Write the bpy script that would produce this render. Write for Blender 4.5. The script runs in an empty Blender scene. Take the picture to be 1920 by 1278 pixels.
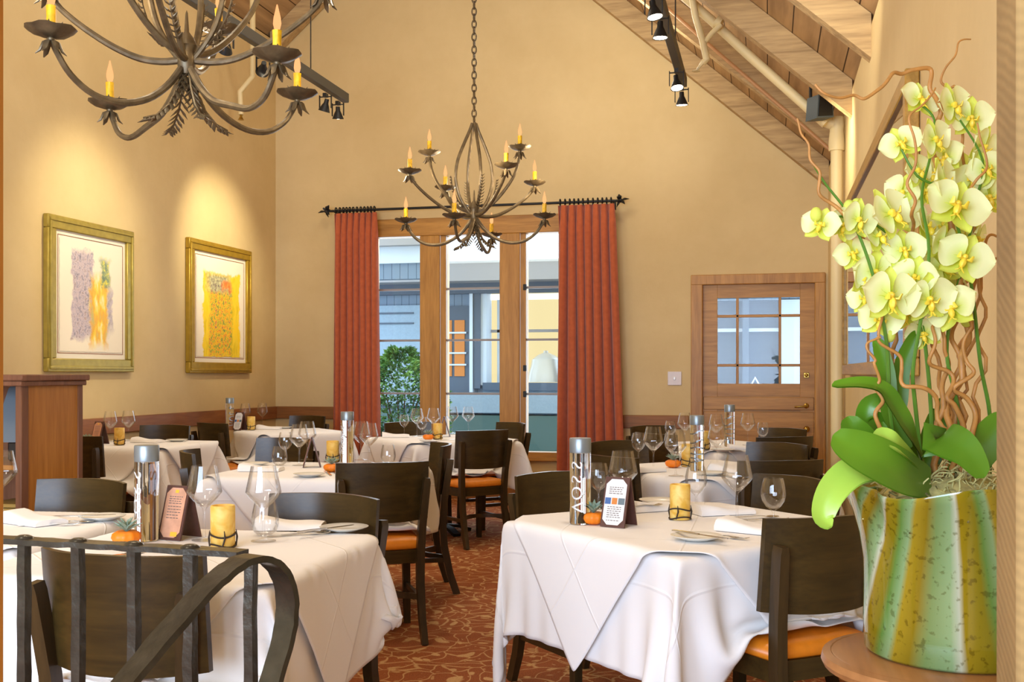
import bpy, bmesh, math, random
import numpy as np
from mathutils import Vector, Matrix

random.seed(7)
scene = bpy.context.scene
COL = scene.collection
PI = math.pi
R = math.radians

# ------------------------------------------------------------------ camera and survey helpers
FPX = 2030.0
TH = math.radians(13.3)
CT, ST = math.cos(TH), math.sin(TH)
EYE = 1.28
cam_data = bpy.data.cameras.new('camera')
cam = bpy.data.objects.new('camera', cam_data)
COL.objects.link(cam)
cam_data.sensor_width = 36.0
cam_data.lens = FPX / 1920.0 * 36.0
cam_data.shift_y = 61.0 / 1920.0
cam_data.clip_start = 0.05
cam_data.clip_end = 200
cam.location = (0, 0, EYE)
cam.rotation_euler = (PI / 2, 0, TH)
scene.camera = cam


def ray(px, py):
    k = (px - 960.0) / FPX
    return Vector((-ST + k * CT, CT + k * ST, (700.0 - py) / FPX))


def at_z(px, py, z):
    d = ray(px, py)
    t = (z - EYE) / d.z
    return Vector((d.x * t, d.y * t, z))


def at_y(px, py, Y):
    d = ray(px, py)
    t = Y / d.y
    return Vector((d.x * t, Y, EYE + d.z * t))


def at_x(px, py, X):
    d = ray(px, py)
    t = X / d.x
    return Vector((X, d.y * t, EYE + d.z * t))


def at_d(px, py, d):
    v = ray(px, py)
    return Vector((v.x * d, v.y * d, EYE + v.z * d))


# ------------------------------------------------------------------ object helpers
def tag(o, label=None, cat=None, group=None, kind=None):
    if label: o['label'] = label
    if cat: o['category'] = cat
    if group: o['group'] = group
    if kind: o['kind'] = kind
    return o


def empty(name, loc=(0, 0, 0), rz=0.0):
    o = bpy.data.objects.new(name, None)
    o.empty_display_size = 0.05
    COL.objects.link(o)
    o.location = loc
    o.rotation_euler = (0, 0, rz)
    return o


KIDS = {}


def adopt(c, p):
    c.parent = p
    KIDS.setdefault(p.name, []).append(c)
    return c


def copy_tree(o, parent=None):
    c = o.copy()
    COL.objects.link(c)
    if parent is not None:
        adopt(c, parent)
    for ch in KIDS.get(o.name, []):
        copy_tree(ch, c)
    return c


class MB:
    """collects shapes in one bmesh"""

    def __init__(self):
        self.bm = bmesh.new()

    def face_grid(self, rows, closed_u=False, closed_v=False):
        bm = self.bm
        V = [[bm.verts.new(p) for p in r] for r in rows]
        nu, nv = len(V), len(V[0])
        for i in range(nu if closed_u else nu - 1):
            for j in range(nv if closed_v else nv - 1):
                a, b = V[i][j], V[(i + 1) % nu][j]
                c, d = V[(i + 1) % nu][(j + 1) % nv], V[i][(j + 1) % nv]
                try:
                    bm.faces.new((a, b, c, d))
                except ValueError:
                    pass
        return V

    def box(self, c, s, M=None, bevel=0.0, seg=1):
        g = bmesh.ops.create_cube(self.bm, size=1.0)
        vs = g['verts']
        for v in vs:
            v.co = Vector((v.co.x * s[0] + c[0], v.co.y * s[1] + c[1], v.co.z * s[2] + c[2]))
        if bevel > 0:
            es = list({e for v in vs for e in v.link_edges})
            r = bmesh.ops.bevel(self.bm, geom=es, offset=bevel, segments=seg, affect='EDGES', profile=0.5)
            vs = list({v for f in r['faces'] for v in f.verts} | {v for v in vs if v.is_valid})
        if M is not None:
            for v in vs:
                v.co = M @ v.co
        return self

    def box2(self, lo, hi, bevel=0.0):
        c = [(a + b) / 2 for a, b in zip(lo, hi)]
        s = [abs(b - a) for a, b in zip(lo, hi)]
        return self.box(c, s, bevel=bevel)

    def tube(self, pts, r, n=8, cap=True, flat=1.0):
        pts = [Vector(p) for p in pts]
        rr = r if isinstance(r, (list, tuple)) else [r] * len(pts)
        ref = None
        rows = []
        for i, p in enumerate(pts):
            t = (pts[min(i + 1, len(pts) - 1)] - pts[max(i - 1, 0)])
            if t.length < 1e-9: t = Vector((0, 0, 1))
            t.normalize()
            if ref is None:
                ref = Vector((0, 0, 1)) if abs(t.z) < 0.9 else Vector((1, 0, 0))
            u = ref - t * ref.dot(t)
            if u.length < 1e-6:
                u = t.orthogonal()
            u.normalize()
            w = t.cross(u)
            ref = u
            rows.append([p + (u * math.cos(2 * PI * k / n) * flat + w * math.sin(2 * PI * k / n)) * rr[i] for k in range(n)])
        V = self.face_grid(rows, closed_v=True)
        if cap:
            try:
                self.bm.faces.new(list(reversed(V[0]))); self.bm.faces.new(V[-1])
            except ValueError:
                pass
        return self

    def ribbon(self, pts, wv, th):
        """rectangular bar swept along pts; wv = half-width vectors (one or many), th = thickness"""
        pts = [Vector(p) for p in pts]
        rows = []
        for i, p in enumerate(pts):
            t = (pts[min(i + 1, len(pts) - 1)] - pts[max(i - 1, 0)]).normalized()
            w = Vector(wv[i] if isinstance(wv, list) else wv)
            n = t.cross(w).normalized() * th / 2
            rows.append([p + w + n, p - w + n, p - w - n, p + w - n])
        V = self.face_grid(rows, closed_v=True)
        self.bm.faces.new(list(reversed(V[0]))); self.bm.faces.new(V[-1])
        return self

    def lathe(self, prof, n=24, c=(0, 0, 0), wob=None):
        rows = []
        for (r, z) in prof:
            row = []
            for k in range(n):
                a = 2 * PI * k / n
                rr = max(r, 1e-4)
                dz = 0
                if wob:
                    rr, dz = wob(rr, z, a)
                row.append((c[0] + rr * math.cos(a), c[1] + rr * math.sin(a), c[2] + z + dz))
            rows.append(row)
        V = self.face_grid(rows, closed_v=True)
        for row, flip in ((V[0], True), (V[-1], False)):
            pass
        return self

    def sphere(self, c, r, s=(1, 1, 1), n=12, M=None):
        g = bmesh.ops.create_uvsphere(self.bm, u_segments=n, v_segments=max(6, n // 2), radius=r)
        for v in g['verts']:
            v.co = Vector((v.co.x * s[0], v.co.y * s[1], v.co.z * s[2]))
            if M is not None: v.co = M @ v.co
            v.co += Vector(c)
        return self

    def poly(self, pts):
        self.bm.faces.new([self.bm.verts.new(p) for p in pts])
        return self

    def prism(self, pts, off):
        """extrude the polygon pts by vector off"""
        off = Vector(off)
        a = [self.bm.verts.new(p) for p in pts]
        b = [self.bm.verts.new(Vector(p) + off) for p in pts]
        n = len(pts)
        self.bm.faces.new(list(reversed(a))); self.bm.faces.new(b)
        for i in range(n):
            self.bm.faces.new((a[i], a[(i + 1) % n], b[(i + 1) % n], b[i]))
        return self

    def build(self, name, mat, parent=None, smooth=True, angle=40, merge=0.0, mats=None):
        bm = self.bm
        if merge > 0:
            bmesh.ops.remove_doubles(bm, verts=bm.verts[:], dist=merge)
        bmesh.ops.recalc_face_normals(bm, faces=bm.faces[:])
        if smooth:
            ang = R(angle)
            for f in bm.faces: f.smooth = True
            for e in bm.edges:
                if len(e.link_faces) == 2:
                    if e.calc_face_angle(0) > ang: e.smooth = False
                else:
                    e.smooth = False
        me = bpy.data.meshes.new(name)
        bm.to_mesh(me)
        bm.free()
        o = bpy.data.objects.new(name, me)
        if mat: me.materials.append(mat)
        for m in (mats or []): me.materials.append(m)
        COL.objects.link(o)
        if parent is not None:
            adopt(o, parent)
        return o


def struct(o):
    o['kind'] = 'structure'
    return o


# ------------------------------------------------------------------ materials
def srgb(r, g, b):
    def f(c):
        c /= 255.0
        return c / 12.92 if c <= 0.04045 else ((c + 0.055) / 1.055) ** 2.4
    return (f(r), f(g), f(b), 1.0)


class NT:
    def __init__(self, name):
        self.m = bpy.data.materials.new(name)
        self.m.use_nodes = True
        self.t = self.m.node_tree
        self.t.nodes.clear()
        self.out = self.t.nodes.new('ShaderNodeOutputMaterial')

    def n(self, typ, **kw):
        nd = self.t.nodes.new(typ)
        for k, v in kw.items():
            if k.startswith('i_'):
                key = k[2:].replace('_', ' ')
                nd.inputs[key].default_value = v
            else:
                setattr(nd, k, v)
        return nd

    def l(self, a, ao, b, bi):
        self.t.links.new(a.outputs[ao], b.inputs[bi])

    def ramp(self, src, so, stops, interp='LINEAR'):
        r = self.n('ShaderNodeValToRGB')
        r.color_ramp.interpolation = interp
        el = r.color_ramp.elements
        while len(el) < len(stops): el.new(0.5)
        for e, (p, c) in zip(el, stops):
            e.position = p; e.color = c
        self.l(src, so, r, 'Fac')
        return r

    def math(self, op, a, b=None, clamp=False):
        nd = self.n('ShaderNodeMath', operation=op)
        nd.use_clamp = clamp
        for i, v in enumerate((a, b)):
            if v is None: continue
            if isinstance(v, tuple): self.t.links.new(v[0].outputs[v[1]], nd.inputs[i])
            else: nd.inputs[i].default_value = v
        return nd

    def mix(self, fac, a, b, blend='MIX'):
        nd = self.n('ShaderNodeMix', data_type='RGBA', blend_type=blend)
        for v, i in ((fac, 0), (a, 6), (b, 7)):
            if isinstance(v, tuple) and len(v) == 2 and not isinstance(v[0], float):
                self.t.links.new(v[0].outputs[v[1]], nd.inputs[i])
            else:
                nd.inputs[i].default_value = v
        return nd

    def coords(self, out='Object', scale=(1, 1, 1), rot=(0, 0, 0)):
        tc = self.n('ShaderNodeTexCoord')
        mp = self.n('ShaderNodeMapping')
        mp.inputs['Scale'].default_value = scale
        mp.inputs['Rotation'].default_value = rot
        self.l(tc, out, mp, 'Vector')
        return mp

    def bsdf(self, col=None, rough=0.5, metal=0.0, spec=0.5, **kw):
        b = self.n('ShaderNodeBsdfPrincipled')
        b.inputs['Roughness'].default_value = rough
        b.inputs['Metallic'].default_value = metal
        b.inputs['Specular IOR Level'].default_value = spec
        if isinstance(col, tuple) and len(col) == 2: self.t.links.new(col[0].outputs[col[1]], b.inputs['Base Color'])
        elif col is not None: b.inputs['Base Color'].default_value = col
        for k, v in kw.items():
            b.inputs[k].default_value = v
        self.l(b, 0, self.out, 'Surface')
        return b

    def bump(self, b, src, so, strength=0.2, dist=0.01):
        bp = self.n('ShaderNodeBump')
        bp.inputs['Strength'].default_value = strength
        bp.inputs['Distance'].default_value = dist
        self.l(src, so, bp, 'Height')
        self.l(bp, 0, b, 'Normal')


def plain(name, col, rough=0.5, metal=0.0, spec=0.5, noise=0.0, nscale=8.0, bump=0.0, **kw):
    t = NT(name)
    if noise > 0 or bump > 0:
        mp = t.coords()
        nz = t.n('ShaderNodeTexNoise', i_Scale=nscale, i_Detail=4.0)
        t.l(mp, 0, nz, 'Vector')
        hi = tuple(min(1, c * (1 + noise)) for c in col[:3]) + (1,)
        lo = tuple(c * (1 - noise) for c in col[:3]) + (1,)
        rp = t.ramp(nz, 'Fac', [(0.3, lo), (0.7, hi)])
        b = t.bsdf((rp, 'Color'), rough, metal, spec, **kw)
        if bump > 0: t.bump(b, nz, 'Fac', bump, 0.01)
    else:
        t.bsdf(col, rough, metal, spec, **kw)
    return t.m


def wood(name, c1, c2, axis=2, scale=6.0, rough=0.4, stretch=0.08, bump=0.05, spec=0.4):
    t = NT(name)
    sc = [1, 1, 1]; sc[axis] = stretch
    mp = t.coords(scale=tuple(sc))
    nz = t.n('ShaderNodeTexNoise', i_Scale=scale * 4, i_Detail=6.0, i_Distortion=0.6)
    t.l(mp, 0, nz, 'Vector')
    n2 = t.n('ShaderNodeTexNoise', i_Scale=scale * 18, i_Detail=3.0)
    t.l(mp, 0, n2, 'Vector')
    mx = t.math('ADD', t_mul(t, nz, 0.7), t_mul(t, n2, 0.3))
    rp = t.ramp(mx, 0, [(0.3, c1), (0.68, c2)])
    b = t.bsdf((rp, 'Color'), rough, 0, spec)
    t.bump(b, mx, 0, bump, 0.004)
    return t.m


def t_mul(t, nd, f):
    m = t.math('MULTIPLY', (nd, 0), f)
    return (m, 0)


def thin_glass(name, tint=(0.97, 0.98, 0.98, 1), ior=1.5, rough=0.0, extra=0.0, scale=1.0):
    t = NT(name)
    tr = t.n('ShaderNodeBsdfTransparent'); tr.inputs[0].default_value = tint
    gl = t.n('ShaderNodeBsdfGlossy'); gl.inputs['Roughness'].default_value = rough
    fr = t.n('ShaderNodeFresnel'); fr.inputs['IOR'].default_value = ior
    f2 = t.math('ADD', (t.math('MULTIPLY', (fr, 0), scale), 0), extra, clamp=True)
    mx = t.n('ShaderNodeMixShader')
    t.l(f2, 0, mx, 0); t.l(tr, 0, mx, 1); t.l(gl, 0, mx, 2)
    t.l(mx, 0, t.out, 'Surface')
    return t.m


def emissive(name, col, strength):
    t = NT(name)
    e = t.n('ShaderNodeEmission'); e.inputs[0].default_value = col; e.inputs[1].default_value = strength
    t.l(e, 0, t.out, 'Surface')
    return t.m


M = {}


def make_materials():
    # plaster walls
    t = NT('plaster')
    mp = t.coords()
    n1 = t.n('ShaderNodeTexNoise', i_Scale=0.9, i_Detail=5.0, i_Roughness=0.65); t.l(mp, 0, n1, 'Vector')
    n2 = t.n('ShaderNodeTexNoise', i_Scale=14.0, i_Detail=5.0); t.l(mp, 0, n2, 'Vector')
    rp = t.ramp(n1, 'Fac', [(0.3, srgb(208, 183, 132)), (0.7, srgb(221, 198, 148))])
    b = t.bsdf((rp, 'Color'), 0.75, 0, 0.25)
    t.bump(b, n2, 'Fac', 0.25, 0.01)
    M['wall'] = t.m
    # carpet
    t = NT('carpet')
    mp = t.coords()
    dn = t.n('ShaderNodeTexNoise', i_Scale=5.0, i_Detail=1.0); t.l(mp, 0, dn, 'Vector')
    dv = t.n('ShaderNodeVectorMath', operation='MULTIPLY_ADD')
    t.l(dn, 'Color', dv, 0); dv.inputs[1].default_value = (0.2, 0.2, 0.0); t.l(mp, 0, dv, 2)
    v1 = t.n('ShaderNodeTexVoronoi', feature='DISTANCE_TO_EDGE', i_Scale=8.5); t.l(dv, 0, v1, 'Vector')
    vine = t.ramp(v1, 'Distance', [(0.0, (1, 1, 1, 1)), (0.018, (0.8, 0.8, 0.8, 1)), (0.04, (0, 0, 0, 1))])
    v2 = t.n('ShaderNodeTexVoronoi', feature='F1', i_Scale=13.0); t.l(dv, 0, v2, 'Vector')
    leaf = t.ramp(v2, 'Distance', [(0.0, (1, 1, 1, 1)), (0.26, (1, 1, 1, 1)), (0.33, (0, 0, 0, 1))])
    sel = t.ramp(v2, 'Color', [(0.42, (0, 0, 0, 1)), (0.46, (1, 1, 1, 1))])
    lf = t.math('MULTIPLY', (leaf, 0), (sel, 0))
    v3 = t.n('ShaderNodeTexVoronoi', feature='F1', i_Scale=26.0); t.l(dv, 0, v3, 'Vector')
    dots = t.ramp(v3, 'Distance', [(0.0, (1, 1, 1, 1)), (0.16, (1, 1, 1, 1)), (0.22, (0, 0, 0, 1))])
    dsel = t.ramp(v3, 'Color', [(0.55, (0, 0, 0, 1)), (0.58, (0.7, 0.7, 0.7, 1))])
    dd = t.math('MULTIPLY', (dots, 0), (dsel, 0))
    pat = t.math('MAXIMUM', (t.math('MAXIMUM', (vine, 0), (lf, 0)), 0), (dd, 0))
    fz = t.n('ShaderNodeTexNoise', i_Scale=160.0, i_Detail=2.0); t.l(mp, 0, fz, 'Vector')
    base = t.ramp(fz, 'Fac', [(0.3, srgb(132, 74, 44)), (0.7, srgb(164, 98, 60))])
    top = t.ramp(fz, 'Fac', [(0.3, srgb(184, 140, 92)), (0.7, srgb(208, 170, 122))])
    mx = t.mix((pat, 0), (base, 0), (top, 0))
    b = t.bsdf((mx, 2), 0.95, 0, 0.1)
    t.bump(b, fz, 'Fac', 0.3, 0.006)
    M['carpet'] = t.m
    M['espresso'] = wood('espresso_wood', srgb(44, 33, 14), srgb(72, 54, 23), axis=0, scale=6, rough=0.3, spec=0.36, bump=0.02)
    M['espresso_leg'] = wood('espresso_leg_wood', srgb(44, 33, 17), srgb(70, 52, 27), axis=2, scale=6, rough=0.32, spec=0.36, bump=0.02)
    M['vinyl'] = plain('orange_vinyl', srgb(220, 128, 26), 0.38, noise=0.08, nscale=30, bump=0.03)
    t = NT('white_linen')
    mp = t.coords()
    n1 = t.n('ShaderNodeTexNoise', i_Scale=9.0, i_Detail=3.0); t.l(mp, 0, n1, 'Vector')
    b = t.bsdf(srgb(236, 233, 230), 0.85, 0, 0.15)
    b.inputs['Sheen Weight'].default_value = 0.1
    uv = t.n('ShaderNodeUVMap')
    su = t.n('ShaderNodeSeparateXYZ'); t.l(uv, 0, su, 0)
    def crease(axis):
        f = t.math('ABSOLUTE', (t.math('SUBTRACT', (t.math('FRACT', (t.math('MULTIPLY', (su, axis), 3.0), 0)), 0), .5), 0))
        return t.math('DIVIDE', (t.math('SUBTRACT', .012, (f, 0)), 0), .012, clamp=True)
    cr = t.math('MAXIMUM', (crease('X'), 0), (crease('Y'), 0))
    hh_ = t.math('ADD', (t.math('MULTIPLY', (n1, 'Fac'), .5), 0), (cr, 0))
    t.bump(b, hh_, 0, 0.35, 0.006)
    M['linen'] = t.m
    M['curtain'] = plain('rust_curtain', srgb(184, 94, 58), 0.8, spec=0.2, noise=0.1, nscale=20, bump=0.05, **{'Sheen Weight': 0.3})
    M['iron'] = plain('wrought_iron', srgb(70, 67, 58), 0.28, metal=0.6, noise=0.25, nscale=25, bump=0.25)
    M['chandelier_iron'] = plain('bronze_iron', srgb(106, 92, 68), 0.42, metal=0.55, noise=0.3, nscale=30, bump=0.2)
    M['dark_iron'] = plain('dark_iron', srgb(42, 42, 42), 0.45, metal=0.5)
    M['black'] = plain('black_metal', srgb(30, 30, 30), 0.5, metal=0.3)
    M['grey_metal'] = plain('dark_grey_metal', srgb(78, 76, 70), 0.5, metal=0.3)
    M['brass'] = plain('brass', srgb(190, 160, 80), 0.25, metal=1.0)
    M['silver'] = plain('silver', srgb(205, 200, 190), 0.2, metal=1.0)
    M['cap'] = plain('bottle_cap', srgb(140, 150, 156), 0.35, metal=0.6)
    M['goldframe'] = plain('gold_frame', srgb(172, 140, 42), 0.42, metal=0.45, noise=0.12, nscale=18, bump=0.1)
    M['olivegold'] = plain('olive_gold_frame', srgb(166, 146, 62), 0.42, metal=0.4, noise=0.12, nscale=18, bump=0.1)
    M['mirrorframe'] = wood('mirror_frame', srgb(146, 110, 40), srgb(194, 150, 70), axis=1, rough=0.4)
    M['mirror'] = plain('mirror_silver', (0.9, 0.9, 0.9, 1), 0.0, metal=1.0)
    M['mat_board'] = plain('mat_board', srgb(240, 232, 214), 0.9)
    M['doorwood'] = wood('door_wood', srgb(156, 108, 46), srgb(200, 148, 72), axis=2, scale=5, rough=0.42)
    M['doorwood_h'] = wood('door_wood_rail', srgb(156, 108, 46), srgb(200, 148, 72), axis=0, scale=5, rough=0.42)
    M['railwood'] = wood('chair_rail_wood', srgb(122, 72, 38), srgb(164, 106, 60), axis=1, scale=4, rough=0.5)
    M['railwood_x'] = wood('chair_rail_wood_x', srgb(118, 74, 32), srgb(158, 104, 52), axis=0, scale=4, rough=0.5)
    M['cabinet'] = wood('cabinet_wood', srgb(156, 98, 34), srgb(192, 132, 56), axis=2, scale=5, rough=0.4)
    M['cabinet_dark'] = wood('cabinet_dark_wood', srgb(104, 66, 44), srgb(136, 92, 66), axis=2, scale=5, rough=0.45)
    M['tablewood'] = wood('side_table_wood', srgb(128, 82, 44), srgb(172, 118, 68), axis=1, scale=4, rough=0.35)
    M['rafter'] = wood('rafter_wood', srgb(150, 122, 84), srgb(204, 174, 124), axis=0, scale=5, rough=0.75, bump=0.3)
    M['plank'] = None
    t = NT('ceiling_plank')
    mp = t.coords()
    br = t.n('ShaderNodeTexNoise', i_Scale=12.0, i_Detail=5.0)
    mp2 = t.coords(scale=(1, 0.1, 1)); t.l(mp2, 0, br, 'Vector')
    sx = t.n('ShaderNodeSeparateXYZ'); t.l(mp, 0, sx, 0)
    w = t.math('FRACT', (t.math('MULTIPLY', (sx, 'X'), 6.0), 0))
    gap = t.math('GREATER_THAN', (w, 0), 0.955)
    rp = t.ramp(br, 'Fac', [(0.3, srgb(150, 120, 84)), (0.7, srgb(190, 156, 112))])
    mx = t.mix((gap, 0), (rp, 0), srgb(70, 50, 32))
    t.bsdf((mx, 2), 0.8, 0, 0.2)
    M['plank'] = t.m
    M['sawn'] = None
    t = NT('rough_sawn_post')
    mp = t.coords(scale=(1, 1, 1), rot=(R(-24), 0, 0))
    wv = t.n('ShaderNodeTexWave', i_Scale=26.0, i_Distortion=2.5, i_Detail=2.0); wv.bands_direction = 'Z'; t.l(mp, 0, wv, 'Vector')
    nz = t.n('ShaderNodeTexNoise', i_Scale=3.0, i_Detail=4.0); t.l(mp, 0, nz, 'Vector')
    nr = t.ramp(nz, 'Fac', [(0.3, srgb(122, 96, 60)), (0.7, srgb(172, 140, 88))])
    mx = t.mix(0.12, (nr, 0), (wv, 0), 'MULTIPLY')
    b = t.bsdf((mx, 2), 0.8, 0, 0.2)
    t.bump(b, wv, 'Fac', 0.15, 0.002)
    M['sawn'] = t.m
    M['glass'] = thin_glass('drinking_glass', tint=(1, 1, 1, 1), ior=1.3, extra=0.035, scale=.42)
    M['pane'] = thin_glass('window_glass', tint=(0.93, 0.96, 0.97, 1), ior=1.3)
    t = NT('water_glass')
    g = t.n('ShaderNodeBsdfGlass'); g.inputs['IOR'].default_value = 1.35; g.inputs['Color'].default_value = (0.97, 0.985, 0.99, 1)
    t.l(g, 0, t.out, 'Surface')
    M['water'] = t.m
    M['lettering'] = plain('silver_lettering', srgb(225, 228, 230), 0.4, metal=0.3)
    M['porcelain'] = plain('porcelain', srgb(226, 224, 216), 0.2, spec=0.5)
    M['wax'] = None
    t = NT('candle_wax')
    mp = t.coords()
    nz = t.n('ShaderNodeTexNoise', i_Scale=22.0, i_Detail=2.0, i_Distortion=0.8); t.l(mp, 0, nz, 'Vector')
    rp = t.ramp(nz, 'Fac', [(0.35, srgb(222, 172, 62)), (0.65, srgb(240, 208, 118))])
    b = t.bsdf((rp, 0), 0.5)
    b.inputs['Subsurface Weight'].default_value = 0.3
    b.inputs['Subsurface Radius'].default_value = (0.02, 0.012, 0.004)
    M['wax'] = t.m
    M['vine'] = plain('dark_vine', srgb(48, 34, 24), 0.7)
    M['pumpkin'] = plain('pumpkin_skin', srgb(236, 128, 16), 0.5, noise=0.1)
    M['succulent'] = plain('succulent_leaf', srgb(128, 150, 130), 0.5, noise=0.3, nscale=40)
    M['leather'] = plain('brown_leather', srgb(84, 50, 40), 0.5, noise=0.1, nscale=60, bump=0.1)
    M['paper'] = plain('white_page', srgb(226, 224, 220), 0.8)
    M['parchment'] = plain('parchment_page', srgb(206, 150, 116), 0.7, noise=0.15, nscale=30)
    M['ink'] = plain('grey_ink', srgb(96, 84, 78), 0.8)
    M['ink_blue'] = plain('blue_print', srgb(70, 104, 158), 0.7)
    M['ink_and_reflection_orange'] = plain('orange_print_and_reflection', srgb(206, 128, 60), 0.7)
    M['ink_grey'] = plain('slate_print', srgb(104, 118, 124), 0.7)
    M['ink_gold'] = plain('gold_print', srgb(232, 178, 50), 0.7)
    M['sleeve'] = plain('candle_sleeve', srgb(226, 176, 20), 0.5, noise=0.2, nscale=60)
    M['bulb'] = emissive('lit_bulb', (1.0, 0.43, 0.17, 1), 1.0)
    M['lamp'] = emissive('lit_lamp', (1.0, 0.86, 0.62, 1), 14.0)
    M['pipe'] = plain('cream_pipe', srgb(226, 208, 158), 0.5)
    M['copper'] = plain('tan_conduit', srgb(186, 138, 92), 0.5)
    M['speaker'] = plain('speaker_grey', srgb(74, 84, 88), 0.6)
    M['switch'] = plain('white_plastic', srgb(224, 214, 212), 0.4)
    M['willow'] = plain('willow_bark', srgb(176, 122, 58), 0.55, noise=0.2, nscale=40, bump=0.1)
    M['stemgreen'] = plain('stem_green', srgb(78, 118, 26), 0.45)
    M['moss'] = plain('moss', srgb(186, 174, 110), 0.9, noise=0.3, nscale=60)
    M['plaster_leaf'] = None
    t = NT('orchid_leaf')
    mp = t.coords()
    nz = t.n('ShaderNodeTexNoise', i_Scale=5.0, i_Detail=2.0); t.l(mp, 0, nz, 'Vector')
    rp = t.ramp(nz, 'Fac', [(0.3, srgb(58, 102, 12)), (0.7, srgb(98, 142, 26))])
    b = t.bsdf((rp, 0), 0.38, 0, 0.5)
    M['leaf'] = t.m
    M['leaf_light'] = plain('orchid_leaf_light', srgb(158, 192, 70), 0.35, noise=0.1, nscale=6)

    def petal(name, c_in, c_out, rad):
        t = NT(name)
        tc = t.n('ShaderNodeTexCoord')
        ln = t.n('ShaderNodeVectorMath', operation='LENGTH'); t.l(tc, 'Object', ln, 0)
        rp = t.ramp(t.math('DIVIDE', (ln, 'Value'), rad), 0, [(0.1, c_in), (0.75, c_out)])
        df = t.n('ShaderNodeBsdfPrincipled'); df.inputs['Roughness'].default_value = 0.6
        df.inputs['Specular IOR Level'].default_value = 0.2
        t.l(rp, 0, df, 'Base Color')
        tl = t.n('ShaderNodeBsdfTranslucent'); t.l(rp, 0, tl, 0)
        mx = t.n('ShaderNodeMixShader'); mx.inputs[0].default_value = 0.35
        t.l(df, 0, mx, 1); t.l(tl, 0, mx, 2); t.l(mx, 0, t.out, 'Surface')
        return t.m
    M['petal'] = petal('orchid_petal', srgb(208, 218, 56), srgb(244, 246, 186), .046)
    M['sepal'] = petal('orchid_sepal', srgb(200, 210, 40), srgb(226, 232, 104), .05)
    M['lip'] = plain('orchid_lip', srgb(236, 206, 60), 0.5)
    # glazed pot
    t = NT('striped_glaze')
    tc = t.n('ShaderNodeTexCoord')
    sx = t.n('ShaderNodeSeparateXYZ'); t.l(tc, 'Object', sx, 0)
    an = t.math('ARCTAN2', (sx, 'Y'), (sx, 'X'))
    nz = t.n('ShaderNodeTexNoise', i_Scale=5.0, i_Detail=3.0)
    mp = t.coords(scale=(1, 1, 0.35)); t.l(mp, 0, nz, 'Vector')
    a1 = t.math('ADD', (an, 0), 1.78)
    den = t.math('SUBTRACT', .47, (sx, 'Z'))
    a2 = t.math('DIVIDE', (a1, 0), (den, 0))
    a3 = t.math('ADD', (t.math('MULTIPLY', (a2, 0), .29), 0), (t.math('MULTIPLY', (nz, 'Fac'), 0.28), 0))
    fr = t.math('FRACT', (t.math('ADD', (a3, 0), 4.0), 0))
    rp = t.ramp(fr, 0, [(0.0, srgb(126, 150, 92)), (0.16, srgb(150, 178, 130)), (0.24, srgb(208, 206, 186)), (0.29, srgb(166, 136, 30)),
                        (0.48, srgb(140, 124, 24)), (0.56, srgb(104, 140, 66)), (0.68, srgb(146, 172, 124)), (0.74, srgb(172, 142, 36)),
                        (0.88, srgb(146, 120, 26)), (1.0, srgb(126, 150, 92))])
    n3 = t.n('ShaderNodeTexNoise', i_Scale=90.0, i_Detail=2.0); t.l(tc, 'Object', n3, 'Vector')
    sp = t.ramp(n3, 'Fac', [(0.33, (0.45, 0.42, 0.3, 1)), (0.42, (1, 1, 1, 1))])
    mx = t.mix(0.7, (rp, 0), (sp, 0), 'MULTIPLY')
    mx = t.mix(0.45, (mx, 2), srgb(150, 164, 110), 'MULTIPLY')
    t.bsdf((mx, 2), 0.08, 0, 0.6)
    M['pot'] = t.m
    # prints
    def art(name, kind):
        t = NT(name)
        tc = t.n('ShaderNodeTexCoord')
        sx = t.n('ShaderNodeSeparateXYZ'); t.l(tc, 'Generated', sx, 0)
        U, Vv = (sx, 'Y'), (sx, 'Z')
        nz = t.n('ShaderNodeTexNoise', i_Scale=6.0, i_Detail=6.0, i_Roughness=0.7); t.l(tc, 'Generated', nz, 'Vector')
        n2 = t.n('ShaderNodeTexNoise', i_Scale=24.0, i_Detail=3.0, i_Roughness=0.7); t.l(tc, 'Generated', n2, 'Vector')
        n3 = t.n('ShaderNodeTexNoise', i_Scale=13.0, i_Detail=4.0); t.l(t.coords('Generated', (1, 1, 0.4)), 0, n3, 'Vector')
        wob = t.math('MULTIPLY', (t.math('SUBTRACT', (nz, 'Fac'), 0.5), 0), 0.22)

        def band(cu, hu, cv, hv, soft=0.05):
            a = t.math('SUBTRACT', 1.0, (t.math('DIVIDE', (t.math('ABSOLUTE', (t.math('ADD', (t.math('SUBTRACT', U, cu), 0), (wob, 0)), 0)), 0), hu), 0))
            b = t.math('SUBTRACT', 1.0, (t.math('DIVIDE', (t.math('ABSOLUTE', (t.math('ADD', (t.math('SUBTRACT', Vv, cv), 0), (wob, 0)), 0)), 0), hv), 0))
            m = t.math('MINIMUM', (a, 0), (b, 0))
            return t.math('DIVIDE', (m, 0), soft, clamp=True)
        cur = srgb(242, 232, 212)
        first = True

        def lay(mask, ramp):
            nonlocal cur
            nd = t.mix((mask, 0), cur, (ramp, 0))
            cur = (nd, 2)
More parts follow.
